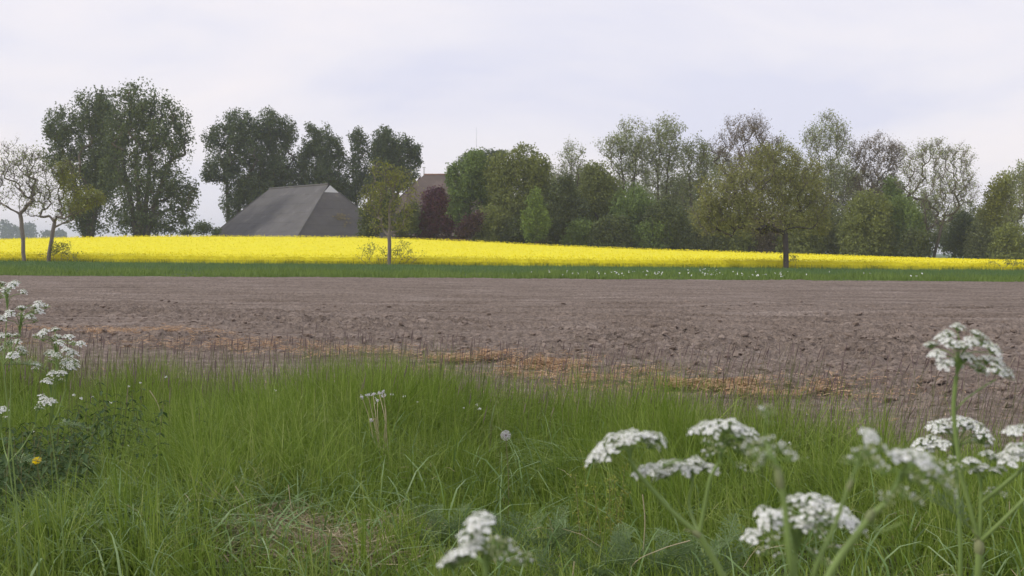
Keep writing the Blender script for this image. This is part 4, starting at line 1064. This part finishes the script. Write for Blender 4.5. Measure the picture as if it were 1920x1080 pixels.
# plants on the left
LG = 'cow parsley plants at the left edge'
def left_plant(label, px, d, sets, sc):
    o = root_at(px, d); T = thing('cow_parsley', label, 'wildflower', o, LG)
    tops = []
    for pts in sets:
        c = np.mean(pts, 0); tops.append((c[0] * .75 + px * .25, c[1] + 42))
    sx_, sy_ = px, max(t[1] for t in tops) + 55
    fork = P(sx_, sy_, d); branch(T, o, [o, (o + fork) / 2 + [.02, 0, 0], fork], max(.0030, 0), .0026, 'stem')
    for pts, tp in zip(sets, tops):
        dd = d + R(-.08, .08); t_ = P(*tp, dd)
        branch(T, o, [fork, fork * .5 + t_ * .5 + [0, 0, -.01], t_], .0028, .0016)
        bd = [(p[0] + R(-14, 14), p[1] + R(4, 14)) for p in pts[::2]]
        umbel(T, o, t_, UPV, pts, sc, bd)
    fern_leaf(T, o, fork, (.6, .5, .1), .13, .04)
left_plant('tallest cow parsley at the left edge, its white heads reaching above the soil', 4, 2.55,
           [[(2, 536), (22, 538), (8, 548), (42, 550), (-12, 530), (28, 534)], [(72, 573), (72, 587), (40, 582), (18, 590), (55, 597), (2, 601), (66, 580)], [(-30, 560), (-10, 570), (-40, 575)]], 1.2)
left_plant('cow parsley with many loose white heads right of the left edge', 92, 2.8,
           [[(82, 626), (102, 621), (106, 635), (110, 647), (128, 636), (150, 647), (78, 630)], [(97, 667), (123, 659), (134, 666), (92, 665), (104, 670)], [(123, 682), (126, 692), (137, 681), (141, 689), (130, 695)], [(97, 703), (114, 703), (65, 686), (86, 719), (106, 706)]], 1.22)
left_plant('low cow parsley cut by the left edge among the grass', 12, 2.7,
           [[(2, 633), (14, 633), (28, 632), (31, 644), (36, 655), (14, 648), (2, 656), (23, 670), (40, 660)], [(82, 755), (70, 770), (92, 757), (76, 748)], [(-6, 775), (2, 772), (-14, 768)]], 1.2)

# ------------------------------------------------------------------ dandelions and dry stalks
cc = P(950, 818, 4.3); o = np.array([cc[0] + .01, cc[1], float(G(cc[0], cc[1]))])
t = thing('dandelion_clock', 'round white dandelion clock on a thin stalk in the middle of the grass', 'dandelion', o)
branch(t, o, [o, (o + cc) / 2 + [.008, 0, 0], cc], .0017, .0015, 'stalk', 'hstem')
mb = MB(); V, F = leaf_quads(cc + rand_dirs(60) * .004, np.full(60, .006)); mb.add(V, F); mb.build('seed_core', M['brownseed'], t, o)
mb = MB(); k = 190; dr = rand_dirs(k); tp = cc + dr * .0195
V, F = tubes(np.stack([cc + dr * .004, tp], 1), np.full((1, 2), .00022), 3); mb.add(V, F)
for i in range(k):
    e = np.cross(dr[i], [.3, .5, .8]); e /= np.linalg.norm(e); f = np.cross(dr[i], e)
    for j in range(7):
        a = j * .8976; v = e * math.cos(a) + f * math.sin(a); s_ = np.cross(dr[i], v)
        mb.add([tp[i] - s_ * .0003, tp[i] + v * .0042 + dr[i] * .0024, tp[i] + s_ * .0003], [(0, 1, 2)])
mb.build('seed_head', M['pappus'], t, o)
cc = P(65, 865, 4.1); o = np.array([cc[0] + .005, cc[1] + .02, float(G(cc[0], cc[1]))])
t = thing('dandelion', 'single yellow dandelion flower by the dark leafy clump at the left', 'dandelion', o)
branch(t, o, [o, (o + cc) / 2 + [.01, 0, 0], cc - [0, 0, .008]], .0018, .0016, 'stalk', 'hstem')
mb = MB(); axd = ax(.1, -.75, .9)
for i in range(110):
    a = i * 2.39996; r = .021 * math.sqrt((i + .5) / 110); e = np.cross(axd, [1, .2, 0]); e /= np.linalg.norm(e); f = np.cross(axd, e)
    v = e * math.cos(a) + f * math.sin(a); s_ = np.cross(axd, v); b0 = cc - axd * .006
    tip = cc + v * r + axd * (.005 - r * r * 18) ; mb.add([b0 - s_ * .0006, b0 * .3 + tip * .7 - s_ * .0013, tip, b0 * .3 + tip * .7 + s_ * .0013], [(0, 1, 2, 3)])
mb.build('flower_head', M['yellow'], t, o)
mb = MB(); tube1(mb, [cc - axd * .013, cc - axd * .004], .004, .0062, 8, 4); mb.build('calyx', M['pedicel'], t, o)
# spent stalks with fluffy tips
d = 5.0; fx = P(725, 842, d); o = np.array([fx[0], fx[1], float(G(fx[0], fx[1]))])
t = thing('spent_dandelion', 'tuft of pale spent dandelion stalks with white fluffy tips', 'dandelion', o)
for (px, py), kx in (((679, 746), -30), ((690, 742), -24), ((700, 740), -16), ((711, 738), -6), ((718, 736), -2), ((708, 752), -18), ((696, 790), -22), ((720, 742), -1)):
    tp = P(px, py, d + R(-.08, .08)); mid = P(725 + kx + R(-4, 4), 788, d)
    branch(t, o, [o + [R(-.03, .03), 0, 0], mid, tp], .0022, .0015, 'stalk', 'dry', 5)
    mb = MB(); V, F = leaf_quads(tp + RNG.normal(size=(26, 3)) * .005, R(.005, .012, 26)); mb.add(V, F); mb.build('fluffy_tip', M['pappus'], t, o)
for (a_, b_, c_), d, r, lb in (
    (((279, 733), (291, 752), (299, 776)), 5.4, .0026, 'pale dry stalk leaning left, below the left cow parsley'),
    (((440, 915), (475, 965), (522, 1030)), 3.8, .0018, 'long straight dry stalk slanting down to the matted dead grass'),
    (((540, 912), (548, 965), (572, 1015)), 3.8, .0016, 'bent dry stalk standing at the matted dead grass'),
    (((1209, 930), (1214, 980), (1211, 1050)), 3.4, .0018, 'upright pale dry stem below the white umbels'),
    (((1300, 1018), (1245, 1035), (1190, 1068)), 3.2, .0016, 'thin pale dry twig lying slanted beneath the forked cow parsley'),
    (((1081, 1058), (1080, 1070), (1078, 1090)), 3.2, .0022, 'short pale stub at the bottom edge, left of the upright dry stem'),
    (((555, 965), (575, 985), (598, 1008)), 3.7, .0016, 'short slanting dry stalk right of the bent one'),
    (((395, 972), (450, 995), (500, 1010)), 3.7, .0014, 'nearly level dry stalk left of the matted dead grass')):
    pts = [P(*a_, d), P(*b_, d), P(*c_, d)]; g0 = pts[2].copy(); g0[2] = min(g0[2], float(G(g0[0], g0[1])))
    s_ = thing('dry_stalk', lb, 'dry stalk', g0, 'dry stalks standing in the grass')
    branch(s_, g0, pts + ([pts[2] + (g0 - pts[2]) * .9] if pts[2][2] - g0[2] > .02 else []), r, r * .6, 'stalk', 'dry', 5)

# ------------------------------------------------------------------ leafy clumps
def leafy(label, px, py, d, rx, hgt, n, m='nettle', ls=.05):
    c = P(px, py, d); o = np.array([c[0], d, float(G(c[0], d))])
    t = thing('leafy_plant', label, 'plant', o, 'dark leafy clumps in the grass')
    st = MB(); lf = MB()
    for i in range(n):
        b = o + [RNG.normal() * rx, RNG.normal() * rx * .7, 0]; b[2] = float(G(b[0], b[1]))
        tp = b + [RNG.normal() * .06, RNG.normal() * .05, hgt * R(.6, 1.1)]
        tube1(st, [b, tp], .002, .0012, 4, 4)
        for k in range(9):
            q = b + (tp - b) * (.25 + .75 * k / 8); a = k * 1.5708 + R(-.4, .4)
            for s2 in (0, math.pi):
                e = np.array([math.cos(a + s2), math.sin(a + s2), R(-1.1, -.1)]); s_ = np.array([-e[1], e[0], 0]); l = ls * (1.15 - .6 * k / 8) * R(.7, 1.2)
                lf.add([q, q + e * l * .4 + s_ * l * .3 + [0, 0, .12 * l], q + e * l, q + e * l * .4 - s_ * l * .3 + [0, 0, .12 * l], q + e * l * .45 - [0, 0, .02 * l]], [(0, 1, 4), (1, 2, 4), (0, 4, 3), (4, 2, 3)])
    tag(st.build('stems', M['hstem'], t, o), kind='stuff'); tag(lf.build('foliage', M[m], t, o), kind='stuff')
leafy('dark nettle clump above right of the yellow dandelion', 135, 805, 4.9, .15, .42, 34)
leafy('dark nettle clump right behind the yellow dandelion at the left', 55, 850, 4.55, .17, .38, 34)
leafy('dark nettle clump low at the left edge below the yellow dandelion', 10, 930, 4.1, .16, .42, 30)
leafy('small dark leafy clump among the grass tips left of the spent stalks', 205, 770, 5.5, .12, .44, 16)
def ferny(label, px, py, d, n, ln, m='herb'):
    c = P(px, py, d); o = np.array([c[0], d, float(G(c[0], d))]); t = thing('herb_plant', label, 'plant', o, 'grey-green herbs in the grass')
    for i in range(n):
        a = i * 2.4 + R(-.3, .3); b = o + [math.cos(a) * .04 + RNG.normal() * .05, math.sin(a) * .03 + RNG.normal() * .04, 0.]
        fern_leaf(t, o, b, (math.cos(a) * .6, math.sin(a) * .6, R(.8, 1.5)), ln * R(2.0, 3.0), ln * .42, 8, m, droop=.45)
ferny('grey-green feathery herb in the grass below the dandelion clock', 1010, 950, 3.8, 14, .15)
ferny('grey-green feathery herb at the bottom edge left of the pale stems', 1150, 1040, 3.4, 14, .15)
ferny('grey-green feathery herb at the bottom edge below the forked cow parsley', 1280, 1050, 3.4, 14, .15)
ferny('grey-green feathery herb right of the matted dead grass', 820, 950, 3.8, 12, .13)
ferny('feathery green leaves at the left edge under the cow parsley', 40, 780, 4.6, 10, .2)
c = P(1135, 985, 3.7); o = np.array([c[0], 3.7, float(G(c[0], 3.7))])
t = thing('bedstraw_plant', 'yellow-green flowering bedstraw left of the upright pale stem', 'plant', o)
st = MB(); fl = MB()
for i in range(9):
    b = o + [R(-.07, .07), R(-.05, .05), 0]; tp = b + [R(-.06, .06), R(-.04, .04), R(.28, .42)]; tube1(st, [b, tp], .0014, .0008, 4, 4)
    for k in range(5):
        q = b + (tp - b) * (.5 + .5 * k / 4); V, F = leaf_quads(q + RNG.normal(size=(9, 3)) * .008, R(.005, .012, 9)); fl.add(V, F)
tag(st.build('stems', M['hstem'], t, o), kind='stuff'); tag(fl.build('flower_whorls', M['Llime'], t, o), kind='stuff')

# ------------------------------------------------------------------ air
HAZE = 0.00036
mb = MB(); x0, x1, y0, y1, z0, z1 = -2300, 2300, -900, 3000, -2.6, 48
mb.add([(x, y, z) for z in (z0, z1) for y in (y0, y1) for x in (x0, x1)], [(0, 2, 3, 1), (4, 5, 7, 6), (0, 1, 5, 4), (2, 6, 7, 3), (0, 4, 6, 2), (1, 3, 7, 5)])
hm = bpy.data.materials.new('haze_air'); hm.use_nodes = True; t_ = hm.node_tree; t_.nodes.clear()
ho = t_.nodes.new("ShaderNodeOutputMaterial"); hv = t_.nodes.new("ShaderNodeVolumePrincipled")
hv.inputs['Color'].default_value = (.80, .85, .95, 1); hv.inputs['Density'].default_value = HAZE; hv.inputs['Anisotropy'].default_value = .2
t_.links.new(hv.outputs[0], ho.inputs['Volume'])
tag(mb.build('haze', hm), kind='stuff')
